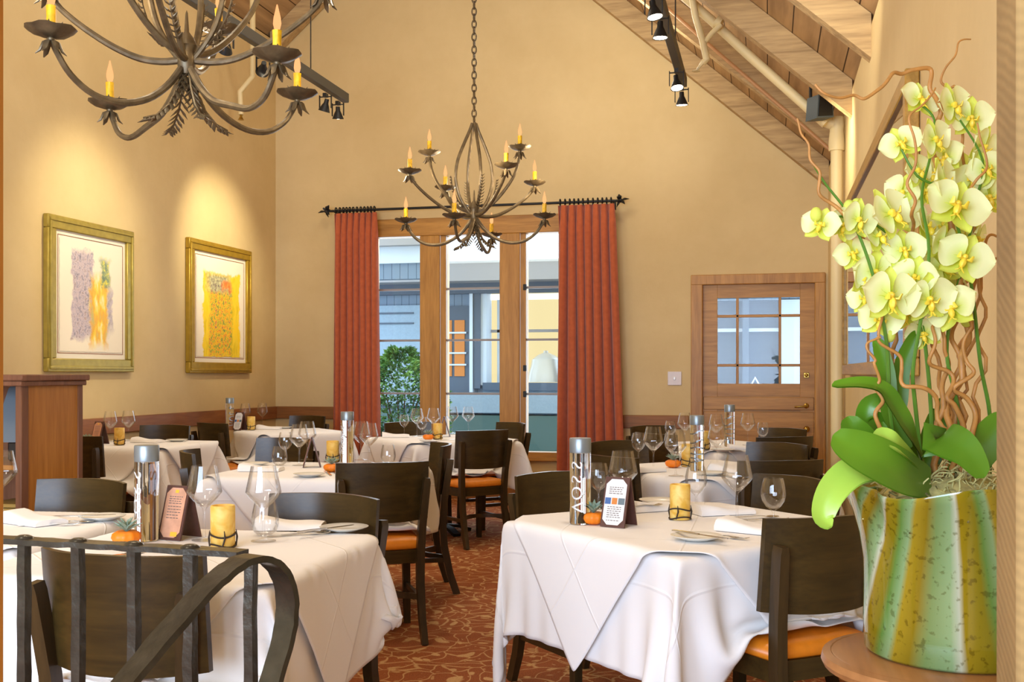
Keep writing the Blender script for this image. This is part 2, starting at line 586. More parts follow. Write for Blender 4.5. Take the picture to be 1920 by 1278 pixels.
        if kind == 0:
            lay(t.math('MULTIPLY', (band(0.36, 0.18, 0.52, 0.42, 0.12), 0), 0.85),
                t.ramp(n2, 'Fac', [(0.3, srgb(92, 88, 112)), (0.45, srgb(168, 158, 180)), (0.55, srgb(206, 188, 196)), (0.62, srgb(130, 120, 140)), (0.7, srgb(196, 160, 150))]))
            lay(t.math('MULTIPLY', (band(0.62, 0.17, 0.38, 0.36, 0.3), 0), 0.9),
                t.ramp(n3, 'Fac', [(0.32, srgb(246, 238, 200)), (0.45, srgb(244, 212, 50)), (0.55, srgb(240, 176, 40)), (0.63, srgb(226, 190, 90)), (0.72, srgb(200, 190, 120))]))
            lay(t.math('MULTIPLY', (band(0.72, 0.1, 0.74, 0.16, 0.4), 0), 0.9),
                t.ramp(n2, 'Fac', [(0.35, srgb(240, 226, 80)), (0.5, srgb(150, 170, 120)), (0.62, srgb(90, 120, 110))]))
            lay(t.math('MULTIPLY', (band(0.8, 0.05, 0.4, 0.24, 0.5), 0), 0.7),
                t.ramp(n2, 'Fac', [(0.4, srgb(180, 170, 196)), (0.6, srgb(140, 130, 150))]))
        else:
            lay(band(0.52, 0.4, 0.42, 0.46, 0.06),
                t.ramp(n3, 'Fac', [(0.3, srgb(250, 206, 30)), (0.5, srgb(246, 214, 60)), (0.62, srgb(226, 196, 40))]))
            lay(t.math('MULTIPLY', (band(0.5, 0.27, 0.4, 0.42, 0.2), 0), 0.9),
                t.ramp(n2, 'Fac', [(0.3, srgb(84, 96, 90)), (0.42, srgb(146, 160, 70)), (0.5, srgb(240, 200, 60)), (0.58, srgb(236, 140, 40)), (0.66, srgb(110, 112, 120))]))
            lay(t.math('MULTIPLY', (band(0.45, 0.3, 0.76, 0.12, 0.5), 0), 0.8),
                t.ramp(n2, 'Fac', [(0.35, srgb(236, 226, 180)), (0.5, srgb(150, 160, 150)), (0.62, srgb(90, 100, 110))]))
            lay(t.math('MULTIPLY', (band(0.62, 0.12, 0.74, 0.06, 0.5), 0), 0.9),
                t.ramp(n2, 'Fac', [(0.4, srgb(240, 150, 60)), (0.6, srgb(230, 120, 60))]))
        t.bsdf(cur, 0.8, 0, 0.2)
        return t.m
    M['art0'] = art('lilac_print', 0)
    M['art1'] = art('yellow_print', 1)
    # exterior
    t = NT('blue_siding')
    mp = t.coords()
    sx = t.n('ShaderNodeSeparateXYZ'); t.l(mp, 0, sx, 0)
    w = t.math('FRACT', (t.math('MULTIPLY', (sx, 'X'), 9.0), 0))
    gp = t.math('GREATER_THAN', (w, 0), 0.9)
    mx = t.mix((gp, 0), srgb(122, 142, 164), srgb(88, 106, 126))
    t.bsdf((mx, 2), 0.8)
    M['siding'] = t.m
    M['stucco'] = plain('blue_stucco', srgb(150, 172, 192), 0.9, noise=0.05, bump=0.1, nscale=40)
    M['slate'] = plain('slate_trim', srgb(84, 98, 116), 0.7)
    M['gutter'] = plain('grey_gutter', srgb(160, 158, 160), 0.6)
    M['teal'] = plain('teal_base', srgb(84, 112, 112), 0.9)
    M['whiteroof'] = plain('white_roof', srgb(240, 242, 246), 0.7, noise=0.04, nscale=4)
    M['paleframe'] = plain('pale_frame', srgb(206, 220, 236), 0.6)
    M['warmroom'] = emissive('lit_room_wall', srgb(236, 214, 160), 1.0)
    M['rail_glow'] = emissive('glowing_rail', (1.0, 0.95, 0.84, 1), 1.7)
    M['patio'] = plain('patio', srgb(140, 138, 134), 0.9, noise=0.1)
    t = NT('bush_leaf')
    mp = t.coords()
    nz = t.n('ShaderNodeTexNoise', i_Scale=4.0, i_Detail=2.0); t.l(mp, 0, nz, 'Vector')
    rp = t.ramp(nz, 'Fac', [(0.35, srgb(40, 78, 58)), (0.5, srgb(70, 122, 66)), (0.65, srgb(132, 178, 100))])
    t.bsdf((rp, 0), 0.6)
    M['bush'] = t.m
    M['bark'] = plain('bark', srgb(84, 66, 46), 0.9)
    M['screen'] = plain('dark_screen', srgb(24, 26, 32), 0.2)
    M['grey_plastic'] = plain('grey_plastic', srgb(120, 132, 140), 0.4)
    M['book'] = plain('manila', srgb(170, 140, 70), 0.8)


make_materials()
# ------------------------------------------------------------------ the room
XL, XR, YB, YF = -5.13, 0.557, 10.7, -3.0
ZL, ZR, SL = 4.65, 3.03, 0.87
XRIDGE = (ZR + SL * XR - ZL + SL * XL) / (2 * SL)


def zb(X):
    return min(ZL + SL * (X - XL), ZR + SL * (XR - X))


floor = struct(MB().box2((XL - 0.2, YF - 0.2, -0.1), (XR + 0.2, YB + 0.2, 0)).build('floor', M['carpet']))
# openings in the back wall
wl = at_y(690, 420, YB); wr = at_y(1062, 420, YB)
WX0, WX1 = wl.x, wr.x
WZ1 = at_y(870, 418, YB).z
WZ0 = 0.42
DX0, DX1 = at_y(1315, 600, YB).x, at_y(1530, 600, YB).x
DZ1 = at_y(1420, 530, YB).z
mb = MB()
T = 0.2
for lo, hi in (((XL - .2, YB, 0), (WX0, YB + T, 6.6)), ((WX0, YB, 0), (WX1, YB + T, WZ0)), ((WX0, YB, WZ1), (WX1, YB + T, 6.6)),
               ((WX1, YB, 0), (DX0, YB + T, 6.6)), ((DX0, YB, DZ1), (DX1, YB + T, 6.6)), ((DX1, YB, 0), (XR + .2, YB + T, 6.6))):
    mb.box2(lo, hi)
struct(mb.build('wall_back', M['wall'], smooth=False))
struct(MB().box2((XL - .2, YF, 0), (XL, YB + .2, ZL + .18)).build('wall_left', M['wall'], smooth=False))
struct(MB().box2((XR, YF, 0), (XR + .2, YB + .2, ZR + .18)).build('wall_right', M['wall'], smooth=False))
struct(MB().box2((XL - .2, YF - .2, 0), (XR + .2, YF, 6.6)).build('wall_front', M['wall'], smooth=False))
# sloped plank ceiling
mb = MB()
h = 0.25
zr = zb(XRIDGE) + h
yl = YF - .2
for x0, x1 in ((XL - .2, XRIDGE), (XRIDGE, XR + .2)):
    z0 = ZL + SL * (x0 - XL) + h if x1 == XRIDGE else zr
    z1 = zr if x1 == XRIDGE else ZR + SL * (XR - x1) + h
    mb.prism([(x0, yl, z0), (x1, yl, z1), (x1, yl, z1 + .1), (x0, yl, z0 + .1)], (0, YB + .4 - yl, 0))
struct(mb.build('ceiling', M['plank'], smooth=False))
# rafters: one on each slope in every frame
for i, y in enumerate((10.62, 9.15, 7.74, 6.35, 5.0, 3.7, 2.4)):
    for side in (0, 1):
        xa, xb = (XRIDGE, XR) if side else (XL, XRIDGE)
        za = zb(XRIDGE) if side else ZL
        zc = ZR if side else zb(XRIDGE)
        mb = MB()
        t = 0.055
        mb.prism([(xa, y - t, za), (xb, y - t, zc), (xb, y - t, zc + .245), (xa, y - t, za + .245)], (0, 2 * t, 0))
        o = struct(mb.build('ceiling_beam', M['rafter'], smooth=False))
struct(MB().box2((XRIDGE - .07, YF, zb(XRIDGE) - .12), (XRIDGE + .07, YB, zb(XRIDGE) + .05)).build('ceiling_beam', M['rafter'], smooth=False))

# chair rails on the walls
struct(MB().box2((XL, 2.0, .80), (XL + .03, YB, .93), bevel=.006).build('trim_1', M['railwood']))
struct(MB().box2((XL, YB - .03, .80), (WX0 - .12, YB, .93), bevel=.006).build('trim_2', M['railwood_x']))
struct(MB().box2((WX1 + .12, YB - .03, .74), (DX0 - .12, YB, .87), bevel=.006).build('trim_3', M['railwood_x']))
struct(MB().box2((XL, YB - .02, 0), (DX0 - .13, YB, .12), bevel=.004).build('baseboard_back', M['railwood_x']))
struct(MB().box2((XL, YF, 0), (XL + .02, YB - .02, .12), bevel=.004).build('baseboard_left', M['railwood']))
struct(MB().box2((XR - .02, YF, 0), (XR, YB - .02, .12), bevel=.004).build('baseboard_right', M['railwood']))

# ---- window
win = struct(empty('window_1', ((WX0 + WX1) / 2, YB, WZ0)))


def wp(mbx, name, mat, lab=None):
    o = mbx.build(name, mat)
    o.location = o.location - win.location
    adopt(o, win)
    if lab: o['label'] = lab
    return o


def wx(px): return at_y(px, 600, YB).x
def wz(py): return at_y(880, py, YB).z


y0, y1 = YB - .03, YB + .12
mb = MB()
zt = wz(440)
zbm = wz(845)
mb.box2((WX0 - .1, y0, zt), (WX1 + .1, y1, WZ1 + .06), bevel=.006)
mb.box2((WX0 - .1, y0, zbm - .09), (WX1 + .1, y1, zbm), bevel=.006)
mb.box2((WX0 - .1, y0, zbm - .09), (wx(704), y1, WZ1), bevel=.006)
mb.box2((wx(1048), y0, zbm - .09), (WX1 + .1, y1, WZ1), bevel=.006)
wp(mb, 'window_frame', M['doorwood_h'])
for a, b in ((789, 836), (938, 986)):
    wp(MB().box2((wx(a), y0 - .005, zbm), (wx(b) - .06, y1, zt), bevel=.006), 'mullion', M['doorwood'])
    wp(MB().box2((wx(b) - .062, y0 + .03, zbm), (wx(b), y1 + .01, zt), bevel=.004), 'sash_stile', M['doorwood'])
    wp(MB().box2((wx(b) - .064, y0 + .02, zbm), (wx(b) - .054, y0 + .035, zt)), 'weather_strip', M['switch'], 'white strip')
for a, b in ((704, 789), (836, 938), (986, 1048)):
    wp(MB().box2((wx(a), YB + .055, zbm), (wx(b), YB + .061, zt)), 'window_pane', M['pane'])
    for py in (540, 637, 738):
        wp(MB().box2((wx(a), YB + .04, wz(py) - .011), (wx(b), YB + .075, wz(py) + .011), bevel=.003), 'glazing_bar', M['gutter'])
for py in (540, 690, 738):
    wp(MB().box2((wx(981), y0 + .02, wz(py) - .03), (wx(986) + .005, y0 + .05, wz(py) + .03), bevel=.004), 'hinge', M['black'], 'black hinge')
wp(MB().box2((WX0 - .12, YB - .06, WZ0 - .02), (WX1 + .12, YB + .14, WZ0 + .02), bevel=.006), 'window_sill', M['doorwood_h'])
wp(MB().box2((WX0 - .1, y0, WZ0 + .02), (WX1 + .1, y1, zbm - .09)), 'lower_panel', M['doorwood_h'])

# ---- door
dr = struct(empty('door_1', ((DX0 + DX1) / 2, YB, 0)))


def dp(mbx, name, mat, lab=None, parent=None):
    o = mbx.build(name, mat)
    if parent is None:
        o.location = -dr.location
        adopt(o, dr)
    else:
        adopt(o, parent)
    if lab: o['label'] = lab
    return o


def dx(px): return at_y(px, 640, YB).x
def dz(py): return at_y(1420, py, YB).z


cw = .10
mb = MB()
mb.box2((DX0 - cw, YB - .03, 0), (DX0 + .012, YB + .1, DZ1 + .0), bevel=.006)
mb.box2((DX1 - .012, YB - .03, 0), (DX1 + .085, YB + .1, DZ1 + .0), bevel=.006)
mb.box2((DX0 - cw, YB - .035, DZ1 - .012), (DX1 + .085, YB + .1, DZ1 + .085), bevel=.006)
dp(mb, 'door_casing', M['doorwood'])
yd0, yd1 = YB + .03, YB + .08
g0, g1, gt, gb = dx(1345), dx(1500), dz(557), dz(719)
mb = MB()
mb.box2((DX0, yd0, .01), (g0, yd1, DZ1), bevel=.003)
mb.box2((g1, yd0, .01), (DX1, yd1, DZ1), bevel=.003)
mb.box2((g0, yd0, gt), (g1, yd1, DZ1))
mb.box2((g0, yd0, dz(741)), (g1, yd1, gb))
mb.box2((g0, yd0 + .008, .01), (g1, yd1, dz(741) + .002))
mb.box2((DX0 + .02, yd0 - .012, dz(768)), (DX1 - .02, yd0 + .002, dz(744)), bevel=.004)
mb.box2((DX0 + .02, yd0 - .006, .2), (DX1 - .02, yd0 + .002, dz(772)), bevel=.004)
leafo = dp(mb, 'door_leaf', M['doorwood_h'])
for a, b in ((1380, 1385), (1460, 1465)):
    dp(MB().box2((dx(a), yd0, gb), (dx(b), yd1, gt), bevel=.003), 'glazing_bar', M['doorwood'])
for a, b in ((589, 594), (682, 687)):
    dp(MB().box2((g0, yd0, dz(b)), (g1, yd1, dz(a)), bevel=.003), 'glazing_bar', M['doorwood_h'])
dp(MB().box2((g0, yd0 + .025, gb), (g1, yd0 + .03, gt)), 'door_pane', M['pane'])
kx = dx(1512)
mb = MB(); mb.box((kx, yd0 - .006, dz(703)), (.05, .012, .05), bevel=.004); mb.sphere((kx, yd0 - .02, dz(703)), .018)
dp(mb, 'deadbolt', M['brass'], 'brass deadbolt')
mb = MB(); mb.sphere((kx, yd0 - .005, dz(760)), .03, (1, .5, 1)); mb.tube([(kx, yd0 - .01, dz(760)), (kx, yd0 - .05, dz(760)), (kx - .03, yd0 - .055, dz(761)), (kx - .11, yd0 - .05, dz(762))], .009)
dp(mb, 'door_handle', M['brass'], 'brass lever handle')
mb = MB(); mb.sphere((kx, yd0 - .04, dz(803)), .03); mb.tube([(kx, yd0, dz(803)), (kx, yd0 - .03, dz(803))], .012)
dp(mb, 'door_knob', M['brass'], 'brass knob')

# light switch
c = at_y(1265, 709, YB)
sw = empty('light_switch', c)
tag(sw, 'white square light switch on the back wall left of the door', 'light switch')
MB().box((0, -.006, 0), (.135, .012, .135), bevel=.004).build('switch_plate', M['switch'], sw)
MB().box((0, -.014, 0), (.022, .012, .03), bevel=.003).build('switch_button', M['porcelain'], sw)

# pictures on the left wall
def picture(p0, p1, py_t, py_b, artm, frm, label):
    a = at_x(p0, 600, XL); b = at_x(p1, 600, XL)
    zt = 0.5 * (at_x(p0, py_t[0], XL).z + at_x(p1, py_t[1], XL).z)
    zbm = 0.5 * (at_x(p0, py_b, XL).z + at_x(p1, py_b, XL).z)
    w, hh = b.y - a.y, zt - zbm
    o = empty('framed_picture', (XL, (a.y + b.y) / 2, zbm))
    tag(o, label, 'picture', 'framed prints on the left wall')
    fw = .1
    mb = MB()
    for lo, hi in (((0, -w / 2, 0), (.045, w / 2, fw)), ((0, -w / 2, hh - fw), (.045, w / 2, hh)), ((0, -w / 2, fw), (.045, -w / 2 + fw, hh - fw)), ((0, w / 2 - fw, fw), (.045, w / 2, hh - fw))):
        mb.box2(lo, hi, bevel=.006)
    for lo, hi in (((.04, -w / 2 + .02, .02), (.054, w / 2 - .02, .045)), ((.04, -w / 2 + .02, hh - .045), (.054, w / 2 - .02, hh - .02)), ((.04, -w / 2 + .02, .045), (.054, -w / 2 + .045, hh - .045)), ((.04, w / 2 - .045, .045), (.054, w / 2 - .02, hh - .045))):
        mb.box2(lo, hi, bevel=.004)
    mb.build('frame', frm, o)
    MB().box2((.004, -w / 2 + fw - .01, fw - .01), (.022, w / 2 - fw + .01, hh - fw + .01)).build('mat_board', M['mat_board'], o)
    m2 = .155
    mb = MB()
    n = 24
    # deckle-edged sheet
    ring = []
    for i in range(n): ring.append((-w / 2 + m2 + (w - 2 * m2) * i / n, m2))
    for i in range(n): ring.append((w / 2 - m2, m2 + (hh - 2 * m2) * i / n))
    for i in range(n): ring.append((w / 2 - m2 - (w - 2 * m2) * i / n, hh - m2))
    for i in range(n): ring.append((-w / 2 + m2, hh - m2 - (hh - 2 * m2) * i / n))
    rg = random.Random(3)
    ring = [(y + rg.uniform(-.004, .004), z + rg.uniform(-.004, .004)) for y, z in ring]
    mb.prism([(.024, y, z) for y, z in ring], (.003, 0, 0))
    s = mb.build('print', artm, o, smooth=False)
    m3 = .138
    mb = MB()
    for lo, hi in (((.021, -w / 2 + m3, m3), (.0235, w / 2 - m3, m3 + .006)), ((.021, -w / 2 + m3, hh - m3), (.0235, w / 2 - m3, hh - m3 + .006)), ((.021, -w / 2 + m3, m3), (.0235, -w / 2 + m3 + .006, hh - m3)), ((.021, w / 2 - m3, m3), (.0235, w / 2 - m3 + .006, hh - m3))):
        mb.box2(lo, hi)
    mb.build('mat_line', M['railwood'], o, smooth=False)
    return o


picture(80, 243, (403, 432), 697, M['art0'], M['olivegold'], 'gold framed abstract print in lilac, grey and yellow strokes above the wooden cabinet')
picture(347, 465, (446, 470), 699, M['art1'], M['goldframe'], 'gold framed abstract print with a solid yellow block, nearest the back corner')

# mirror on the right wall
ya, yb_, mz0, mz1, mx_ = 4.31, 7.86, 1.27, 2.43, .512
o = empty('wall_mirror', (XR, (ya + yb_) / 2, mz0))
tag(o, 'long wood framed mirror on the right wall behind the orchids', 'mirror')
w, hh, fw = yb_ - ya, mz1 - mz0, .07
mb = MB()
for lo, hi in (((-.055, -w / 2, 0), (-.002, w / 2, fw)), ((-.055, -w / 2, hh - fw), (-.002, w / 2, hh)), ((-.055, -w / 2, fw), (-.002, -w / 2 + fw, hh - fw)), ((-.055, w / 2 - fw, fw), (-.002, w / 2, hh - fw))):
    mb.box2(lo, hi, bevel=.005)
mb.build('frame', M['mirrorframe'], o)
MB().box2((-.04, -w / 2 + fw - .01, fw - .01), (-.004, w / 2 - fw + .01, hh - fw + .01)).build('mirror_glass', M['mirror'], o, smooth=False)

# timber posts of the doorway the photograph looks through
struct(MB().box2((.238, 1.15, 0), (.45, 1.25, 3.2), bevel=.004).build('pillar', M['sawn']))
struct(MB().box2((-1.08, 1.15, 0), (-.990, 1.25, 3.2), bevel=.004).build('pillar', M['cabinet']))
struct(MB().box2((-1.08, 1.15, 3.2), (.45, 1.25, 3.4)).build('lintel', M['sawn']))

# sprinkler pipes, cream wall pipe, conduit, speaker
PY = 8.4
v = at_y(1569, 240, PY)
o = empty('standpipe', (v.x, PY, 0))
tag(o, 'cream vertical pipe standing in the back right corner', 'pipe')
MB().tube([(0, 0, .0), (0, 0, v.z - .1)], .044, 16).build('pipe_run', M['pipe'], o)
mb = MB(); mb.lathe([(0, -.03), (.058, -.03), (.06, 0), (.058, .05), (.05, .12), (.056, .15), (.05, .22), (0, .22)], 16, (0, 0, v.z - .14))
mb.tube([(0, 0, v.z + .02), (-.09, -.01, v.z + .06)], [.05, .046], 12)
mb.build('elbow', M['pipe'], o)
o = empty('ceiling_pipe', at_y(1400, 100, 8.3))
L0 = o.location.copy()
pts = [at_y(px, py, 8.3) - L0 for px, py in ((1548, 232), (1400, 100), (1334, 38), (1270, -18), (1140, -130))]
tag(o, 'sloping cream sprinkler pipe under the right ceiling beams', 'pipe', None, 'thing')
MB().tube(pts, .036, 12).build('main_pipe', M['pipe'], o)
q = lambda px, py: at_y(px, py, 8.2) - L0
MB().tube([q(1352, 46), q(1335, 62), q(1322, 78)], .02, 10).build('branch_pipe', M['pipe'], o)
MB().tube([q(1292, -40), q(1304, 30), q(1318, 78), q(1325, 112), q(1318, 118)], .026, 10).build('drop_pipe', M['pipe'], o)
MB().tube([q(1352, 46) + Vector((0, .05, .02)), q(1342, 36) + Vector((0, .05, 0))], .05, 10).build('tee', M['pipe'], o)
mb = MB(); mb.tube([q(1320, 114), q(1312, 124), q(1306, 133)], [.02, .012, .008], 8); mb.lathe([(0, 0), (.03, 0), (.03, .006), (0, .006)], 12, q(1305, 134))
mb.build('sprinkler_head', M['pipe'], o)
pts = [at_y(px, py, 9.02) for px, py in ((1225, -8), (1348, 100), (1489, 221), (1560, 284))]
c = pts[1].copy()
o = MB().tube([p - c for p in pts], .014, 8).build('ceiling_conduit', M['copper']); o.location = c
tag(o, 'thin tan conduit running along the right roof slope', 'conduit', None, 'thing')
v = at_y(1536, 206, 8.15)
o = empty('loudspeaker', v, R(35))
tag(o, 'small dark grey loudspeaker under the beams by the corner pipe', 'speaker')
mb = MB(); mb.prism([(-.075, -.07, -.08), (.075, -.07, -.06), (.06, -.07, .09), (-.06, -.07, .09)], (0, .13, 0))
mb.build('cabinet', M['speaker'], o)
MB().prism([(-.062, -.076, -.066), (.062, -.076, -.05), (.05, -.076, .078), (-.05, -.076, .078)], (0, .006, 0)).build('grille', M['dark_iron'], o)
MB().tube([(0, .06, 0), (0, .1, .12), (0, .1, .22)], .012).build('bracket', M['dark_iron'], o)
# sprinkler pipe on the left wall
p0, p1, p2 = at_y(452, 215, 9.5), at_y(450, 172, 9.5), at_y(474, 142, 9.5)
o = empty('sprinkler_drop', p1)
tag(o, 'thin pale sprinkler pipe elbow high in the back left corner', 'pipe')
MB().tube([p0 - p1, Vector((0, 0, 0)), p2 - p1, p2 - p1 + Vector((.25, -.5, .55))], .026, 10).build('pipe_run', M['pipe'], o)
mb = MB(); mb.lathe([(0, -.05), (.03, -.05), (.012, -.02), (.012, .02), (0, .02)], 10, p0 - p1)
mb.build('sprinkler_head', M['brass'], o)


# ------------------------------------------------------------------ track lighting
def track(name_label, X, z, ya, yb_, grp=None):
    o = empty('track_rail', (X, ya, z))
    tag(o, name_label, 'track light rail')
    MB().box2((-.03, 0, -.03), (.03, yb_ - ya, .05), bevel=.004).build('rail', M['grey_metal'], o)
    for y in (.4, (yb_ - ya) - .75):
        zz = zb(X) + .2 - z
        MB().tube([(0, y, .04), (0, y, zz)], .005, 6).build('hanger_wire', M['dark_iron'], o)
    return o


def spot_head(loc, aim, label, group):
    o = empty('track_spotlight', loc)
    tag(o, label, 'spotlight', group)
    d = (Vector(aim) - Vector(loc)).normalized()
    q = Vector((0, 0, -1)).rotation_difference(d).to_matrix().to_4x4()
    off = Matrix.Translation((0, 0, -.13))
    mb = MB()
    mb.box((0, 0, -.045), (.03, .05, .03))
    for s in (-1, 1):
        mb.box((s * .052, 0, -.10), (.006, .016, .11))
    mb.box((0, 0, -.058), (.11, .016, .006))
    mb.build('yoke', M['black'], o)
    mb = MB()
    mb.lathe([(0, .055), (.018, .055), (.02, .02), (.03, .0), (.048, -.045), (.05, -.05), (.044, -.046), (.0, -.0)], 20)
    for v_ in mb.bm.verts: v_.co = off @ (q @ v_.co)
    mb.build('reflector_housing', M['silver'] if 'silver' in label else M['black'], o)
    mb = MB(); mb.lathe([(0, -.02), (.03, -.024), (.043, -.047), (.03, -.05), (0, -.052)], 18)
    for v_ in mb.bm.verts: v_.co = off @ (q @ v_.co)
    mb.build('lamp', M['lamp'], o)
    return o


def spot(loc, aim, power, angle=60, blend=.6, col=(1, .80, .52), r=.05):
    l = bpy.data.lights.new('spot', 'SPOT')
    l.energy = power; l.spot_size = R(angle); l.spot_blend = blend; l.color = col; l.shadow_soft_size = r
    o = bpy.data.objects.new('spot', l); COL.objects.link(o)
    o.location = loc
    o.rotation_euler = (Vector(aim) - Vector(loc)).to_track_quat('-Z', 'Y').to_euler()
    return o


def point(loc, power, col=(1, .80, .52), r=.12):
    l = bpy.data.lights.new('lamp', 'POINT')
    l.energy = power; l.color = col; l.shadow_soft_size = r
    o = bpy.data.objects.new('lamp', l); COL.objects.link(o); o.location = loc
    return o


TX, TZ = -3.6, 3.68
track('dark track light rail hanging along the left side of the room', TX, TZ, 3.2, 8.9)
track('dark track light rail hanging along the right side of the room', -.66, 3.60, 3.2, 8.75)
for i, (y, aim, lab) in enumerate(((8.72, (-3.9, 9.6, 0), 'track spotlight at the far end of the left rail'),
                                   (8.45, (-4.6, 8.9, .8), 'track spotlight second from the far end of the left rail'),
                                   (7.3, (-5.1, 9.5, 2.4), 'track spotlight on the left rail, just left of a chandelier candle'),
                                   (6.75, (-5.1, 8.4, 1.8), 'track spotlight on the left rail, lowest lit lamp behind the near chandelier'))):
    loc = Vector((TX, y, TZ - .03))
    spot_head(loc, aim, lab, 'spotlights on the left rail')
for i, (y, aim, lab) in enumerate(((8.6, (-.6, 8.9, 0), 'track spotlight at the far end of the right rail, lowest in view'),
                                   (8.1, (-.2, 7.2, 0), 'tilted dark track spotlight on the right rail, above the last one'),
                                   (6.85, (-.66, 6.9, 0), 'brightest track spotlight on the right rail, second from the top edge'),
                                   (6.45, (0, 6.2, 0), 'track spotlight on the right rail cut by the top edge of the photo'))):
    loc = Vector((-.66, y, 3.57))
    spot_head(loc, aim, lab, 'spotlights on the right rail')

# curtains and rod
def curtain(pxs_top, pxs_bot, label, seed):
    rg = random.Random(seed)
    Y = YB - .16
    x0, x1 = at_y(pxs_top[0], 450, Y).x, at_y(pxs_top[1], 450, Y).x
    b0, b1 = at_y(pxs_bot[0], 800, Y).x, at_y(pxs_bot[1], 800, Y).x
    ztop = .5 * (at_y(666, 400, Y).z + at_y(1098, 383, Y).z)
    nf = 7
    rows = []
    nz, nx = 26, 113
    ph = [rg.uniform(-.25, .25) for _ in range(nf + 1)]
    amp = [rg.uniform(.75, 1.25) for _ in range(nf + 1)]
    for j in range(nz + 1):
        v = j / nz
        z = ztop - (ztop - .03) * v
        pinch = min(1, .35 + v * 9)
        row = []
        for i in range(nx):
            u = i / (nx - 1)
            k = min(int(u * nf), nf - 1)
            f = u * nf - k
            aa = amp[k] * (1 - f) + amp[k + 1] * f
            pp = ph[k] * (1 - f) + ph[k + 1] * f
            s = math.sin(2 * PI * (u * nf + pp * v))
            s = math.copysign(abs(s) ** .8, s)
            fine = .008 * math.sin(2 * PI * u * nf * 3) * max(0, 1 - v * 8)
            x = (x0 + (x1 - x0) * u) * (1 - v) + (b0 + (b1 - b0) * u) * v
            x += .018 * math.cos(2 * PI * u * nf * 1.0) * pinch
            y = Y - .01 + .048 * s * aa * pinch + fine
            row.append((x - (x0 + x1) / 2, y - Y, z))
        rows.append(row)
    o = empty('curtain', ((x0 + x1) / 2, Y, 0))
    tag(o, label, 'curtain', 'window curtains')
    mb = MB(); mb.face_grid(rows)
    f = mb.build('curtain_fabric', M['curtain'], o, angle=80)
    md = f.modifiers.new('thick', 'SOLIDIFY'); md.thickness = .004
    for i in range(12):
        u = (i + .5) / 12
        x = (x0 + (x1 - x0) * u) - (x0 + x1) / 2
        mb = MB()
        ring = [(x + .004 * math.sin(i), .027 * math.cos(a), ztop + .035 + .027 * math.sin(a)) for a in [2 * PI * k / 12 for k in range(13)]]
        mb.tube(ring, .007, 6, cap=False)
        mb.box((x, 0, ztop + .002), (.012, .012, .014))
        mb.build('curtain_ring', M['dark_iron'], o)
    return ztop


zt1 = curtain((627, 706), (625, 710), 'rust red curtain hanging on the left side of the window', 1)
zt2 = curtain((1046, 1151), (1040, 1171), 'wide rust red curtain hanging on the right side of the window', 2)
zt = zt1 + .035 - .006
Y = YB - .16
ra, rb = at_y(622, 392, Y).x, at_y(1152, 378, Y).x
o = empty('curtain_rod', ((ra + rb) / 2, Y, zt))
tag(o, 'black iron curtain rod with leafy finials above the window', 'curtain rod')
hl = (rb - ra) / 2
MB().tube([(-hl, 0, 0), (hl, 0, 0)], .013, 10).build('rod', M['dark_iron'], o)
for s in (-1, 1):
    mb = MB()
    for k in range(6):
        a = k * PI / 3 + .3
        ctr = Vector((s * (hl + .06), 0, 0))
        tip = ctr + Vector((s * .03 * math.cos(a * 2), .03 * math.sin(a * 3), 0)) + Vector((math.cos(a) * .06, 0, math.sin(a) * .06))
        mb.tube([ctr, (ctr + tip) / 2 + Vector((0, -.015, .005)), tip], [.008, .026, .004], 6, flat=.5)
    mb.sphere((s * (hl + .06), 0, 0), .022)
    mb.tube([(s * hl, 0, 0), (s * (hl + .06), 0, 0)], .012, 8)
    mb.build('finial', M['dark_iron'], o)
    mb = MB(); mb.tube([(s * (hl - .02), 0, 0), (s * (hl - .02), .15, -.02)], .01, 8)
    mb.box((s * (hl - .02), .155, -.02), (.03, .01, .09))
    mb.build('bracket', M['dark_iron'], o)
# ------------------------------------------------------------------ chandeliers
def frond_mesh(mb, path, wid, n=9):
    """a curled iron frond: leaflets along a curved rib"""
    pts = [Vector(p) for p in path]
    mb.tube(pts, .004, 5)
    for i in range(n):
        t = (i + .5) / n * (len(pts) - 1)
        k = int(t); f = t - k
        p = pts[k].lerp(pts[min(k + 1, len(pts) - 1)], f)
        d = (pts[min(k + 1, len(pts) - 1)] - pts[k]).normalized()
        side = d.cross(Vector((0, 0, 1)))
        if side.length < .1: side = d.cross(Vector((0, 1, 0)))
        side.normalize()
        nn = d.cross(side)
        l = wid * (1 - .5 * i / n)
        for s in (-1, 1):
            e = p + side * s * l * .8 + d * l * .9 + nn * .3 * l
            mb.tube([p, p.lerp(e, .5) + nn * .004, e], [.003, .0075 * l / .03, .001], 5, flat=.35)


def smooth2(pr, n=4):
    out = []
    m = len(pr)
    V_ = [Vector((a, b, 0)) for a, b in pr]
    for i in range(m - 1):
        p0, p1, p2, p3 = V_[max(i - 1, 0)], V_[i], V_[i + 1], V_[min(i + 2, m - 1)]
        for k in range(n):
            t = k / n
            q = .5 * ((2 * p1) + (p2 - p0) * t + (2 * p0 - 5 * p1 + 4 * p2 - p3) * t * t + (3 * p1 - p0 - 3 * p2 + p3) * t ** 3)
            out.append((q.x, q.y))
    out.append(pr[-1])
    return out


